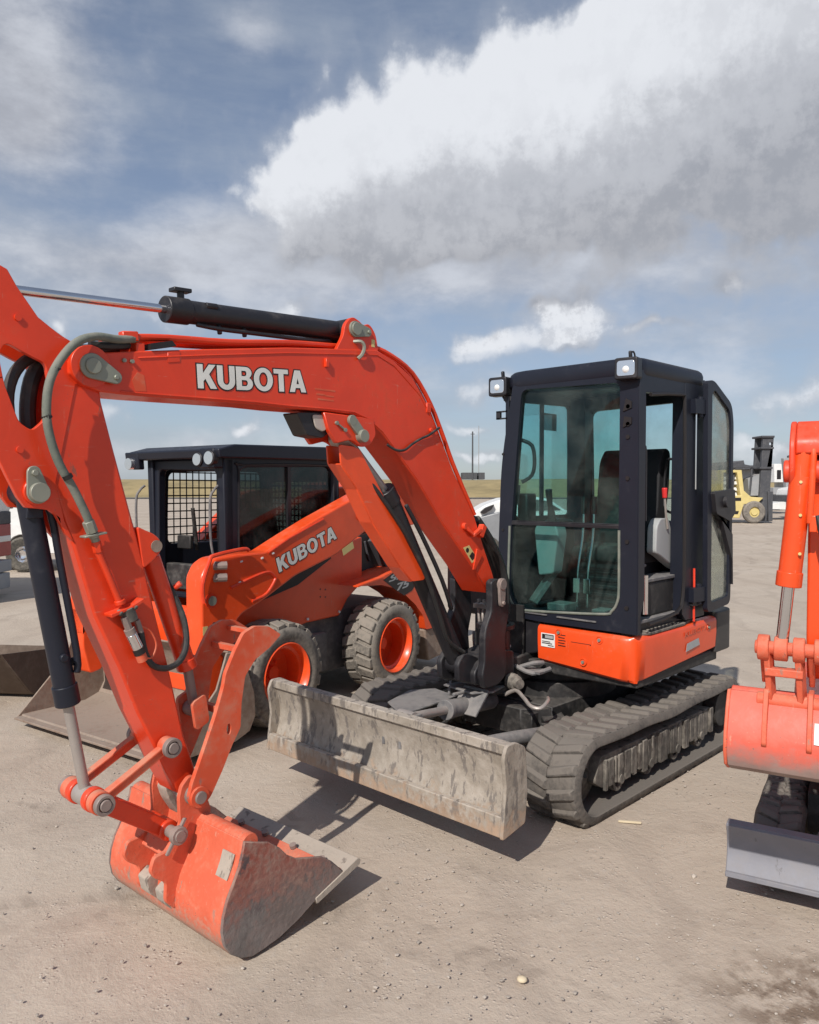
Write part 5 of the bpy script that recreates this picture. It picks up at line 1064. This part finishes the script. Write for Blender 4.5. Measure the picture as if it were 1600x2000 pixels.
b_.prism([(.36, 2.12), (.38, 2.27), (.31, 2.27), (.30, 2.12)], -1.58, -1.40); b_.box((.28, -.60, 2.12), (.38, -.42, 2.28)); b_.prism([(-1.18, 2.17), (-1.26, 2.2), (-1.26, 2.30), (-1.18, 2.30)], -.42, -.36)
SC = b_.build('cab', 'navy', SS, bevel=.012, seg=2)
b_ = MB(SF)
for i in range(16): tt = -.50-.8*i/15; b_.cyl((-1.145, tt, 1.45), (-1.145, tt, 2.04), .0085, n=5)
for i in range(11): zz = 1.45+.059*i; b_.cyl((-1.14, -.50, zz), (-1.14, -1.30, zz), .0085, n=5)
b_.build('rear_grille', 'black', SC)
b_ = MB(SF)
for i in range(17): s__ = .10-1.16*i/16; b_.cyl((s__, -1.36, 1.45), (s__, -1.36, 2.11), .006, n=5)
for i in range(10): zz = 1.47+.07*i; b_.cyl((.12, -1.355, zz), (-1.08, -1.355, zz), .006, n=5)
b_.build('side_grille', 'black', SC)
b_ = MB(SF); b_.prism(rpoly([(.14, 1.34), (.12, 2.15), (-1.08, 2.18), (-1.11, 1.34)], .09), -.452, -.446); b_.build('side_window', 'glass_dark', SC)
b_ = MB(SF); b_.box((-.51, -.455, 1.36), (-.47, -.425, 2.15)); b_.tube([(.12, -.418, 1.36), (.115, -.418, 2.10), (.06, -.418, 2.15), (-1.02, -.418, 2.17), (-1.08, -.418, 2.10), (-1.09, -.418, 1.36)], .009, n=6, smooth=3); b_.build('window_frame', 'black', SC)
b_ = MB(SF); b_.cyl((.345, -.46, 2.20), (.395, -.46, 2.20), .062, n=28); b_.build('lamp_housing', 'black', SC, bevel=.004); b_ = MB(SF); b_.cyl((.395, -.46, 2.20), (.402, -.46, 2.20), .052, n=28); b_.build('headlamp', 'lens', SC)
b_ = MB(SF); b_.cyl((.345, -.60, 2.19), (.395, -.60, 2.19), .058, n=28); b_.build('lamp_housing', 'black', SC, bevel=.004); b_ = MB(SF); b_.cyl((.395, -.60, 2.19), (.402, -.60, 2.19), .048, n=28); b_.build('headlamp', 'lens', SC)
b_ = MB(SF); b_.cyl((.345, -1.50, 2.17), (.402, -1.50, 2.17), .050, n=24); b_.build('headlamp', 'lens', SC)
for t_ in (-.50, -1.46):
    b_ = MB(SF); b_.tube([(.26, t_, 1.98), (.31, t_, 1.94), (.35, t_, 1.85), (.34, t_, 1.50), (.27, t_, 1.28)], .011, n=8, smooth=4); b_.build('grab_bar', 'greymetal', SC)
b_ = MB(SF); b_.prism(rpoly([(-.45, 1.10), (-.50, 1.75), (-.62, 1.78), (-.75, 1.10)], .04), -1.12, -.72); b_.prism(rpoly([(.10, 1.12), (.08, 1.22), (-.6, 1.24), (-.6, 1.1)], .04), -1.12, -.70); b_.build('seat', 'seat', SC, bevel=.03)
b_ = MB(SF); b_.box((-.35, -.70, 1.30), (.10, -.55, 1.44)); b_.cyl((.04, -.62, 1.42), (.06, -.62, 1.60), .03, n=10); b_.box((.02, -1.28, 1.42), (.06, -1.10, 1.54)); b_.box((.10, -1.28, 1.08), (.18, -.54, 1.30)); b_.build('armrest', 'grime', SC, bevel=.01)
b_ = MB(SF); b_.cyl((-.10, -.62, 1.40), (-.02, -.58, 1.78), .018, n=8); b_.cyl((-.02, -.58, 1.76), (-.01, -.57, 1.86), .032, n=10); b_.cyl((-.10, -1.2, 1.40), (-.02, -1.16, 1.78), .018, n=8); b_.split('control_lever', 'grime', SC)
b_ = MB(SF)
for k in range(3): b_.tube([(.66, -.10-.08*k, 1.38), (.62, -.20-.06*k, 1.30), (.55, -.30, 1.10), (.50, -.34, .9)], .015, n=8, smooth=4)
b_.build('hydraulic_hose', 'bhose', SS)
# ================================================================ LOOSE BUCKET
LF = Fr((2.169, -4.339, 0), 38)
lbk = thing('loader_bucket', 'rusty brown loader bucket on the dirt at the far left edge', 'bucket', (2.169, -4.339, 0))
q1 = [(.50, .50), (.06, .05), (-.04, .0), (-.45, .0), (-.60, .10), (-.66, .34)]; q2 = [(-.645, .34), (-.585, .11), (-.45, .016), (-.04, .016), (.05, .066), (.488, .512)]  # near wall overhangs so its face stays dark, away from the sun
b_ = MB(LF); b_.prism(q1+q2, -1.6, 0); b_.build('shell', 'rust_shaded', lbk, bevel=.003, seg=1)
b_ = MB(LF); b_.beam((.50, -1.6, .505), (.50, 0, .505), .03, .05); b_.build('cutting_edge', 'steel_d', lbk, bevel=.003, seg=1)
for t_ in (0, -1.618):
    b_ = MB(LF); b_.prism(q1, t_, t_+.018); b_.build('side_plate', 'rust_shaded', lbk, bevel=.003, seg=1)
# ================================================================ SECOND EXCAVATOR (right edge)
RFm = Fr((1.28, 1.835, 0), 13.9)
E2 = thing('mini_excavator', 'small scratched orange excavator with raised bucket, cut off by the right edge', 'excavator', (1.28, 1.835, 0))
b_ = MB(RFm); n_b = 10
f_ = [(.02 - .045*math.sin(math.pi*i/n_b), .125+.235*i/n_b) for i in range(n_b+1)]; k_ = [(a-.018, z) for a, z in f_]
b_.prism(f_+k_[::-1], 0, 1.25); b_.box((-.01, .0, .115), (.03, 1.25, .14)); b_.box((-.06, 0, .34), (.01, 1.25, .365))
b_.build('dozer_blade', 'blade2', E2, bevel=.004, seg=1)
b_ = MB(RFm); b_.box((-.55, .42, .20), (-.01, .50, .28)); b_.box((-.55, .78, .20), (-.01, .86, .28)); b_.box((-.20, .38, .26), (-.06, .9, .33)); b_.build('blade_arm', 'greymetal', E2, bevel=.005)
track_unit(E2, RFm, .09, .32, -.36, -1.45, .20, -1)
track_unit(E2, RFm, .93, 1.16, -.36, -1.45, .20, 1)
b_ = MB(RFm); b_.box((-1.2, .32, .20), (-.5, .93, .40)); b_.cyl((-.9, .62, .4), (-.9, .62, .5), .3, n=24); b_.build('undercarriage', 'grime', E2)
b_ = MB(RFm); b_.prism(rpoly([(-.45, .25), (-.38, .6), (-.45, 1.05), (-1.4, 1.1), (-1.5, .62), (-1.4, .2)], .1), .5, .9, axis='z'); b_.build('body', 'orange_b', E2, bevel=.03, seg=3)
b_ = MB(RFm); b_.prism(rpoly([(-.42, .45), (-.10, .50), (-.08, .62), (-.40, .70)], .03), .5, .75, axis='z'); b_.build('swing_bracket', 'orange_d', E2, bevel=.01)
# boom and arm: boom goes up from the bracket, arm hangs down in front
b_ = MB(RFm); bp2 = rpoly([(-.20, .62), (-.02, 1.30), (.16, 1.75), (.45, 2.16), (.64, 2.12), (.62, 2.02), (.38, 1.75), (.20, 1.30), (.02, .62)], .05); b_.prism(bp2, .49, .62); E2B = b_.build('boom', 'orange', E2, bevel=.01)
b_ = MB(RFm); ap2 = rpoly([(.56, 2.16), (.72, 2.08), (.70, 1.90), (.70, 1.36), (.62, 1.22), (.56, 1.30), (.50, 1.9)], .03)
b_.prism(ap2, .365, .46); b_.prism([(.50, 2.18), (.70, 2.12), (.70, 1.85), (.52, 1.85)], .44, .58); E2A = b_.build('arm', 'orange_b', E2, bevel=.012, seg=3)
b_ = MB(RFm); b_.prism(rpoly([(.52, 1.99), (.52, 2.10), (.60, 2.19), (.72, 2.21), (.79, 2.13), (.80, 2.02), (.76, 1.95), (.56, 1.95)], .03), .305, .325)
b_.prism(rpoly([(.52, 1.99), (.52, 2.10), (.60, 2.19), (.72, 2.21), (.79, 2.13), (.80, 2.02), (.76, 1.95), (.56, 1.95)], .03), .41, .43); b_.prism(rpoly([(.66, 2.18), (.72, 2.21), (.79, 2.13), (.79, 2.07), (.70, 2.12)], .02), .326, .45)
b_.cyl((.74, .285, 2.02), (.74, .44, 2.02), .042, n=20); b_.build('arm_bracket', 'orange', E2A, bevel=.008, seg=2)
b_ = MB(RFm); b_.cyl((.75, .355, 2.12), (.75, .307, 1.605), .040, n=26); b_.cyl((.75, .311, 1.65), (.75, .306, 1.595), .045, n=26); b_.box((.74, .375, 1.80), (.80, .40, 1.86)); b_.tube([(.79, .375, 1.83), (.79, .38, 1.95), (.78, .385, 2.1)], .012, n=8); E2C = b_.build('bucket_cylinder', 'orange_b', E2, bevel=.003)
b_ = MB(RFm); b_.cyl((.75, .3065, 1.60), (.745, .285, 1.36), .022, n=20); b_.build('cylinder_rod', 'chrome', E2C)
b_ = MB(RFm); b_.cyl((.745, .195, 1.36), (.745, .52, 1.36), .026, n=16); b_.cyl((.745, .205, 1.36), (.745, .245, 1.36), .048, n=20); b_.cyl((.745, .262, 1.36), (.745, .308, 1.36), .046, n=20); b_.cyl((.745, .325, 1.36), (.745, .365, 1.36), .046, n=20); b_.cyl((.745, .395, 1.36), (.745, .435, 1.36), .046, n=20)
b_.split('link_pin', 'orange_w', E2, bevel=.004)
b_ = MB(RFm); b_.tube([(.79, .40, 1.86), (.80, .44, 1.7), (.77, .47, 1.5), (.70, .49, 1.35), (.60, .5, 1.5)], .013, n=8, smooth=4); b_.build('hydraulic_hose', 'bhose', E2)
b_ = MB(RFm)
for z in (1.98, 1.86, 1.72): b_.cyl((.785, .345+.0*z, z), (.795, .345, z), .006, n=6)
b_.split('paint_chip', 'yellow', E2C)
b_ = MB(RFm)
for t_ in (.240, .345): b_.beam((.745, t_, 1.36), (.70, t_+.01, 1.16), .022, .055)
b_.beam((.735, .23, 1.27), (.735, .36, 1.27), .05, .03, up=UP); b_.cyl((.70, .20, 1.15), (.70, .44, 1.15), .03, n=16); b_.build('bucket_link', 'orange_w', E2, bevel=.004)
b_ = MB(RFm)
for t_ in (.222, .385): b_.beam((.745, t_, 1.36), (.64, t_, 1.22), .02, .045)
b_.split('link_bar', 'orange_w', E2, bevel=.004)
bk2 = [(.62, 1.16), (.70, 1.175), (.745, 1.12), (.79, 1.03), (.80, .96), (.77, .90), (.70, .865), (.60, .86), (.48, .90), (.30, 1.00)]
b_ = MB(RFm); b_.prism(bk2 + offset_poly(bk2, .014)[::-1], .105, .50); b_.cyl((.66, .105, 1.155), (.66, .50, 1.155), .028, n=18); E2K = b_.build('bucket', 'orange_top', E2, bevel=.003, seg=1)
b_ = MB(RFm); b_.prism(bk2 + [(.33, 1.06), (.5, 1.12)], .093, .106); b_.build('side_plate', 'orange_w', E2K, bevel=.003); b_ = MB(RFm); b_.prism(bk2 + [(.33, 1.06), (.5, 1.12)], .499, .512); b_.build('side_plate', 'orange_w', E2K, bevel=.003)
b_ = MB(RFm)
for t_ in (.235, .385): b_.prism(rpoly([(.66, 1.20), (.74, 1.20), (.79, 1.09), (.812, 1.01), (.79, .99), (.72, 1.1)], .01), t_-.009, t_+.009)
b_.split('bucket_ear', 'orange_w', E2K, bevel=.003)
b_ = MB(RFm); b_.prism([(.7585, 1.10), (.772, 1.072), (.794, 1.03), (.796, 1.031), (.765, 1.095)], .40, .45); b_.build('sticker', 'white', E2K)
# ================================================================ BACKGROUND MACHINES AND THINGS  (DF: s metres ahead of the viewer, t to the left)
class Far(Fr):
    pass
def at(u, d): return -(u-800)/1532*d
def zz_(v, d): return 1.958+(953.4-v)/1532*d
# yellow forklift
d = 44.; k = d/1532
FK = thing('forklift', 'faded yellow forklift with tall dark mast, far behind the dark cab', 'forklift', tuple(VF.p(d, at(1460, d), 0)))
def poly_uv(pts, d): return [(at(u, d), zz_(v, d)) for u, v in pts]
b_ = MB(VF); b_.prism(poly_uv([(1408, 918), (1408, 1010), (1444, 1012), (1452, 985), (1480, 982), (1490, 972), (1465, 970), (1452, 958), (1447, 918)], d), d-.1, d+1.5, axis='s', holes=[poly_uv([(1412, 923), (1412, 968), (1446, 968), (1438, 923)], d)])
b_.prism(poly_uv([(1408, 968), (1408, 1010), (1440, 1010), (1448, 970)], d), d, d+1.4, axis='s'); b_.build('body', 'yellow', FK, bevel=.03)
b_ = MB(VF)
for v in (930, 940, 952, 962): b_.prism(poly_uv([(1412, v), (1412, v+6), (1443, v+6), (1441, v)], d), d+.2, d+.5, axis='s')
b_.build('engine_cover', 'white', FK)
b_ = MB(VF); b_.prism(poly_uv([(1418, 972), (1418, 978), (1446, 978), (1446, 972)], d), d-.12, d-.1, axis='s'); b_.prism(poly_uv([(1418, 998), (1418, 1004), (1440, 1004), (1442, 998)], d), d-.12, d-.1, axis='s'); b_.split('vent', 'inkb', FK)
for u_, r_ in ((1471, .62),):
    wl = bpy.data.objects.new('wheel', None); C.objects.link(wl); wl.parent = FK
    b_ = MB(VF); ct = VF.p(d-.1, at(u_, d), r_)
    b_.lathe([(-.15, .30), (-.15, .55), (-.10, .62), (.10, .62), (.15, .55), (.15, .30)], (d-.1, at(u_, d), r_), ax=VF.A, n=28); b_.build('tyre', 'tyre', wl)
    b_ = MB(VF); b_.lathe([(-.12, .0), (-.12, .18), (-.06, .2), (-.06, .30), (.1, .30), (.1, 0)], (d-.1, at(u_, d), r_), ax=VF.A, n=24, closed=False); b_.build('rim', 'yellow', wl)
b_ = MB(VF); b_.prism(poly_uv([(1491, 855), (1512, 853), (1506, 960), (1500, 1018), (1482, 1018), (1486, 960)], d), d+.1, d+.35, axis='s', holes=[poly_uv([(1503, 864), (1510, 864), (1510, 869), (1503, 869)], d)])
b_.prism(poly_uv([(1491, 855), (1512, 853), (1506, 960), (1500, 1018), (1482, 1018), (1486, 960)], d), d+1.0, d+1.2, axis='s')
for v in (851, 873, 912): b_.prism(poly_uv([(1487-(v-851)*.05, v), (1512-(v-851)*.05, v), (1512-(v-851)*.05, v+4), (1487-(v-851)*.05, v+4)], d), d, d+1.3, axis='s')
b_.prism(poly_uv([(1500, 960), (1510, 960), (1510, 1018), (1502, 1018)], d), d, d+1.2, axis='s'); b_.build('mast', 'dgrey', FK, bevel=.02)
b_ = MB(VF); b_.prism(poly_uv([(1465, 935), (1490, 925), (1490, 968), (1468, 968)], d), d+.3, d+1.0, axis='s'); b_.build('seat', 'grey', FK)
b_ = MB(VF); b_.prism(poly_uv([(1408, 909), (1472, 909), (1472, 913), (1408, 914)], d), d, d+1.3, axis='s')
for u_ in (1470, 1436): b_.cyl((d+.1, at(u_, d), zz_(911, d)), (d+.1, at(u_-4, d), zz_(960, d)), .05, n=6)
b_.build('overhead_guard', 'dgrey', FK)
def bgbox(name, label, cat, parts, d, dep, group=None, bev=.02):
    """a background thing: parts = (name, material, [(u,v)...], front offset, depth)"""
    us = [p[0] for q in parts for p in q[2]]; t_ = thing(name, label, cat, tuple(VF.p(d, at(sum(us)/len(us), d), 0)), group)
    for (pn, mt, pts, f0, dp_) in parts:
        m = MB(VF); m.prism(poly_uv(pts, d), d+f0, d+f0+dp_, axis='s'); m.build(pn, mt, t_, bevel=bev, seg=1)
    return t_
R4 = lambda a, b, c, e: [(a, b), (c, b), (c, e), (a, e)]
bgbox('box_truck', 'white box truck with dark windows standing right of the forklift mast', 'truck', [('box', 'white', R4(1512, 906, 1538, 942), 0, 3), ('cab', 'white', rpoly([(1538, 940), (1552, 938), (1560, 950), (1560, 962), (1538, 962)], 1.2), 0, 2.2), ('window', 'inkb', R4(1517, 918, 1525, 936), -.03, .05), ('chassis', 'grey', R4(1512, 952, 1560, 966), .1, 2), ('wheel', 'dgrey', arc(1520, 976, 9, 0, 350, 16), -.05, .4), ('wheel', 'dgrey', arc(1548, 976, 9, 0, 350, 16), -.05, .4), ('bed', 'dgrey', R4(1512, 962, 1600, 972), .2, 2)], 60, 3)
bgbox('forklift_mast', 'tall grey mast attachment standing by the white box truck', 'mast', [('rail', 'grey', [(1530, 895), (1548, 893), (1552, 900), (1549, 990), (1538, 990), (1534, 930)], 0, .4), ('top_roller', 'dgrey', arc(1543, 892, 3, 0, 350, 10), 0, .3)], 50, .4)
bgbox('flatbed_trailer', 'low trailer with white load behind the second excavator', 'trailer', [('deck', 'dgrey', R4(1540, 968, 1640, 990), 0, 2.5), ('load', 'white', rpoly([(1512, 995), (1512, 984), (1535, 980), (1560, 984), (1570, 996)], 2), .3, 1.5), ('tarp', 'white', rpoly([(1548, 968), (1552, 955), (1572, 950), (1600, 955), (1640, 968)], 3), .2, 2)], 48, 2.5)
bgbox('pallet_stack', 'stack of brown pallets right of the grey mast', 'pallets', [('pallet', 'wood', R4(1556, 962, 1580, 966), 0, 1.2), ('pallet', 'rust', R4(1556, 968, 1580, 972), 0, 1.2), ('pallet', 'wood', R4(1557, 974, 1580, 978), 0, 1.2), ('pallet', 'rust', R4(1556, 980, 1581, 985), 0, 1.2)], 52, 1.2)
bgbox('parked_van', 'dark grey van between the forklift and the white box truck', 'van', [('body', 'dgrey', rpoly([(1478, 992), (1478, 962), (1492, 958), (1515, 958), (1524, 972), (1530, 976), (1530, 992)], 2), 0, 2), ('window', 'white', [(1500, 962), (1512, 962), (1518, 970), (1500, 971)], -.03, .05), ('wheel', 'inkb', arc(1488, 992, 5, 0, 350, 12), -.05, .3), ('wheel', 'inkb', arc(1520, 992, 5, 0, 350, 12), -.05, .3)], 70, 2)
bgbox('shed', 'long low shed with dark flat roof behind the yellow forklift', 'shed', [('roof', 'dgrey', [(1395, 912), (1452, 899), (1454, 907), (1486, 913), (1486, 916), (1395, 918)], 0, 8), ('wall', 'grey', R4(1400, 916, 1484, 968), 1, 6)], 75, 8)
bgbox('container', 'brown stack of crates seen through the open cab door glass', 'container', [('box', 'rust', R4(1340, 930, 1402, 985), 0, 3), ('rib', 'wood', R4(1345, 940, 1398, 944), -.05, .05), ('rib', 'wood', R4(1345, 958, 1398, 962), -.05, .05)], 55, 3)
bgbox('storage_container', 'long dark container on the grassy rise, left of the power pole base', 'container', [('box', 'dgrey', R4(903, 923, 932, 936), 0, 6)], 205, 6)
bgbox('storage_container', 'short dark container on the grassy rise, nearer the cab', 'container', [('box', 'dgrey', R4(935, 923, 947, 936), 0, 6)], 205, 6)
bgbox('warehouse', 'long white warehouse on the horizon behind the loader cab', 'warehouse', [('wall', 'white', R4(560, 930, 720, 940), 0, 20)], 320, 20)
bgbox('warehouse', 'low pale roofed warehouse on the horizon at the left', 'warehouse', [('wall', 'white', R4(20, 931, 120, 940), 0, 20)], 330, 20)
pl_ = MB(VF); d = 190.; pl_.cyl((d, at(923, d), 3.), (d, at(923, d), zz_(843, d)), .22, .16, n=8); pl_.beam((d, at(919, d), zz_(848, d)), (d, at(927, d), zz_(848, d)), .15, .15)
tag(pl_.build('utility_pole', 'dgrey'), 'dark wooden utility pole on the horizon, right of the boom', 'pole')
pl_ = MB(VF); d = 260.; pl_.cyl((d, at(935, d), 3.), (d, at(935, d), zz_(832, d)), .14, .10, n=8)
tag(pl_.build('radio_mast', 'grey'), 'very thin pale radio mast right of the utility pole', 'mast')
pl_ = MB(VF); d = 140.
pl_.cyl((d, at(-200, d), zz_(973, d)), (d, at(2000, d), zz_(973, d)), .13, n=8)
for i in range(60): u_ = -200+2200*i/59; pl_.cyl((d, at(u_, d), 0), (d, at(u_, d), zz_(973, d)), .05, n=5)
tag(pl_.build('pipe_fence', 'dgrey'), 'low dark pipe rail fence along the foot of the grassy bank', 'fence')
# white car behind the cab
d = 21.
CARF = Fr(tuple(VF.p(d, at(880, d), 0)), math.degrees(YAW)+90)     # s runs to picture left
CA = thing('white_car', 'white car with dark headlight, half hidden behind the excavator cab', 'car', tuple(VF.p(d, at(960, d), 0)))
b_ = MB(VF); pr = poly_uv([(912, 1012), (925, 1001), (950, 986), (985, 974), (1040, 969), (1075, 975), (1110, 998), (1170, 1004), (1185, 1015), (1185, 1082), (915, 1082), (906, 1060)], d)
b_.prism(rpoly(pr, .06, 3), d+.15, d+1.9, axis='s'); b_.build('body', 'white', CA, bevel=.08, seg=3)
b_ = MB(VF); b_.prism(rpoly(poly_uv([(906, 1016), (930, 1012), (975, 1000), (985, 1000), (985, 1085), (915, 1085), (906, 1062)], d), .05), d+.05, d+.16, axis='s'); b_.build('bumper', 'shaded', CA, bevel=.03, seg=2)  # white front end in shade, the shade painted as grey
b_ = MB(VF); b_.prism(rpoly(poly_uv([(938, 1001), (948, 992), (966, 985), (960, 996), (945, 1004)], d), .03), d+.0, d+.16, axis='s'); b_.build('headlight', 'inkb', CA, bevel=.01)
b_ = MB(VF); b_.prism(rpoly(poly_uv([(1030, 974), (1068, 978), (1098, 996), (1030, 998)], d), .03), d+.12, d+.16, axis='s'); b_.build('window', 'inkb', CA)
for u_ in (955, 1140):
    b_ = MB(VF); b_.lathe([(0, .14), (-.03, .28), (0, .33), (.2, .33), (.2, .1)], (d+.02, at(u_, d), .33), ax=VF.A, n=24); b_.build('wheel', 'tyreside', CA)
# white pickup and red tailed truck at the left edge
d = 18.3
PK = thing('pickup_truck', 'white pickup truck with chrome wheel, glimpsed left of the black bucket cylinder', 'pickup', tuple(VF.p(d, at(60, d), 0)))
wa = [(42+34*math.cos(R_(a)), 1082-38*math.sin(R_(a))) for a in range(0, 181, 20)]
b_ = MB(VF); b_.prism(rpoly(poly_uv([(-160, 1000), (-60, 996), (-30, 960), (60, 958), (85, 985), (150, 1000), (158, 1080)] + wa[:] + [(-160, 1085)], d), .02), d, d+1.8, axis='s'); b_.build('body', 'white', PK, bevel=.04, seg=2)
b_ = MB(VF); b_.prism(rpoly(poly_uv([(-25, 966), (25, 964), (25, 992), (-45, 994)], d), .03), d-.02, d+.02, axis='s'); b_.prism(rpoly(poly_uv([(32, 964), (58, 964), (76, 988), (32, 991)], d), .03), d-.02, d+.02, axis='s'); b_.build('window', 'inkb', PK)
b_ = MB(VF); b_.lathe([(0, .19), (-.03, .36), (.0, .41), (.25, .41), (.25, .1)], (d-.02, at(44, d), .41), ax=VF.A, n=28); b_.build('tyre', 'tyreside', PK)
b_ = MB(VF); b_.lathe([(-.01, .0), (-.03, .10), (.04, .16), (.0, .20), (.1, .20)], (d-.02, at(44, d), .41), ax=VF.A, n=12, closed=False); b_.build('rim', 'chrome', PK)
d = 12.5
RT = thing('parked_van', 'white and dark red striped van with grey bumper at the far left edge', 'van', tuple(VF.p(d, at(-60, d), 0)))
for nm, mt, pts, f0 in (('body', 'redcar', R4(-460, 1034, -110, 1106), 0), ('stripe', 'whited', R4(-460, 1060, -109, 1074), -.02), ('window_panel', 'white', R4(-460, 900, -113, 1006), .02), ('badge', 'dgrey', R4(-460, 1006, -109, 1034), -.01), ('bumper', 'grey', R4(-470, 1114, -102, 1140), -.12), ('bumper_step', 'grey', R4(-470, 1142, -98, 1176), -.25), ('wheel', 'tyreside', arc(-250, 1160, 32, 0, 350, 20), .0)):
    b_ = MB(VF); b_.prism(rpoly(poly_uv(pts, d), .02), d+f0, d+f0+2.1, axis='s'); b_.build(nm, mt, RT, bevel=.03, seg=2)
# sticks and stones
b_ = MB(); b_.beam((.871, 1.041, .008), (.80, 1.15, .008), .014, .012); tag(b_.build('wood_splinter', 'wood', bevel=.002), 'pale splinter of wood lying beside the near rubber track', 'stick')
b_ = MB(); b_.lathe([(.0, .0), (.002, .014), (.010, .022), (.019, .016), (.022, 0)], (2.472, 1.506, -.006), ax=UP, n=14, closed=False); tag(b_.build('pebble', 'wood', ang=80), 'small round yellowish pebble on bare dirt in the foreground', 'pebble')
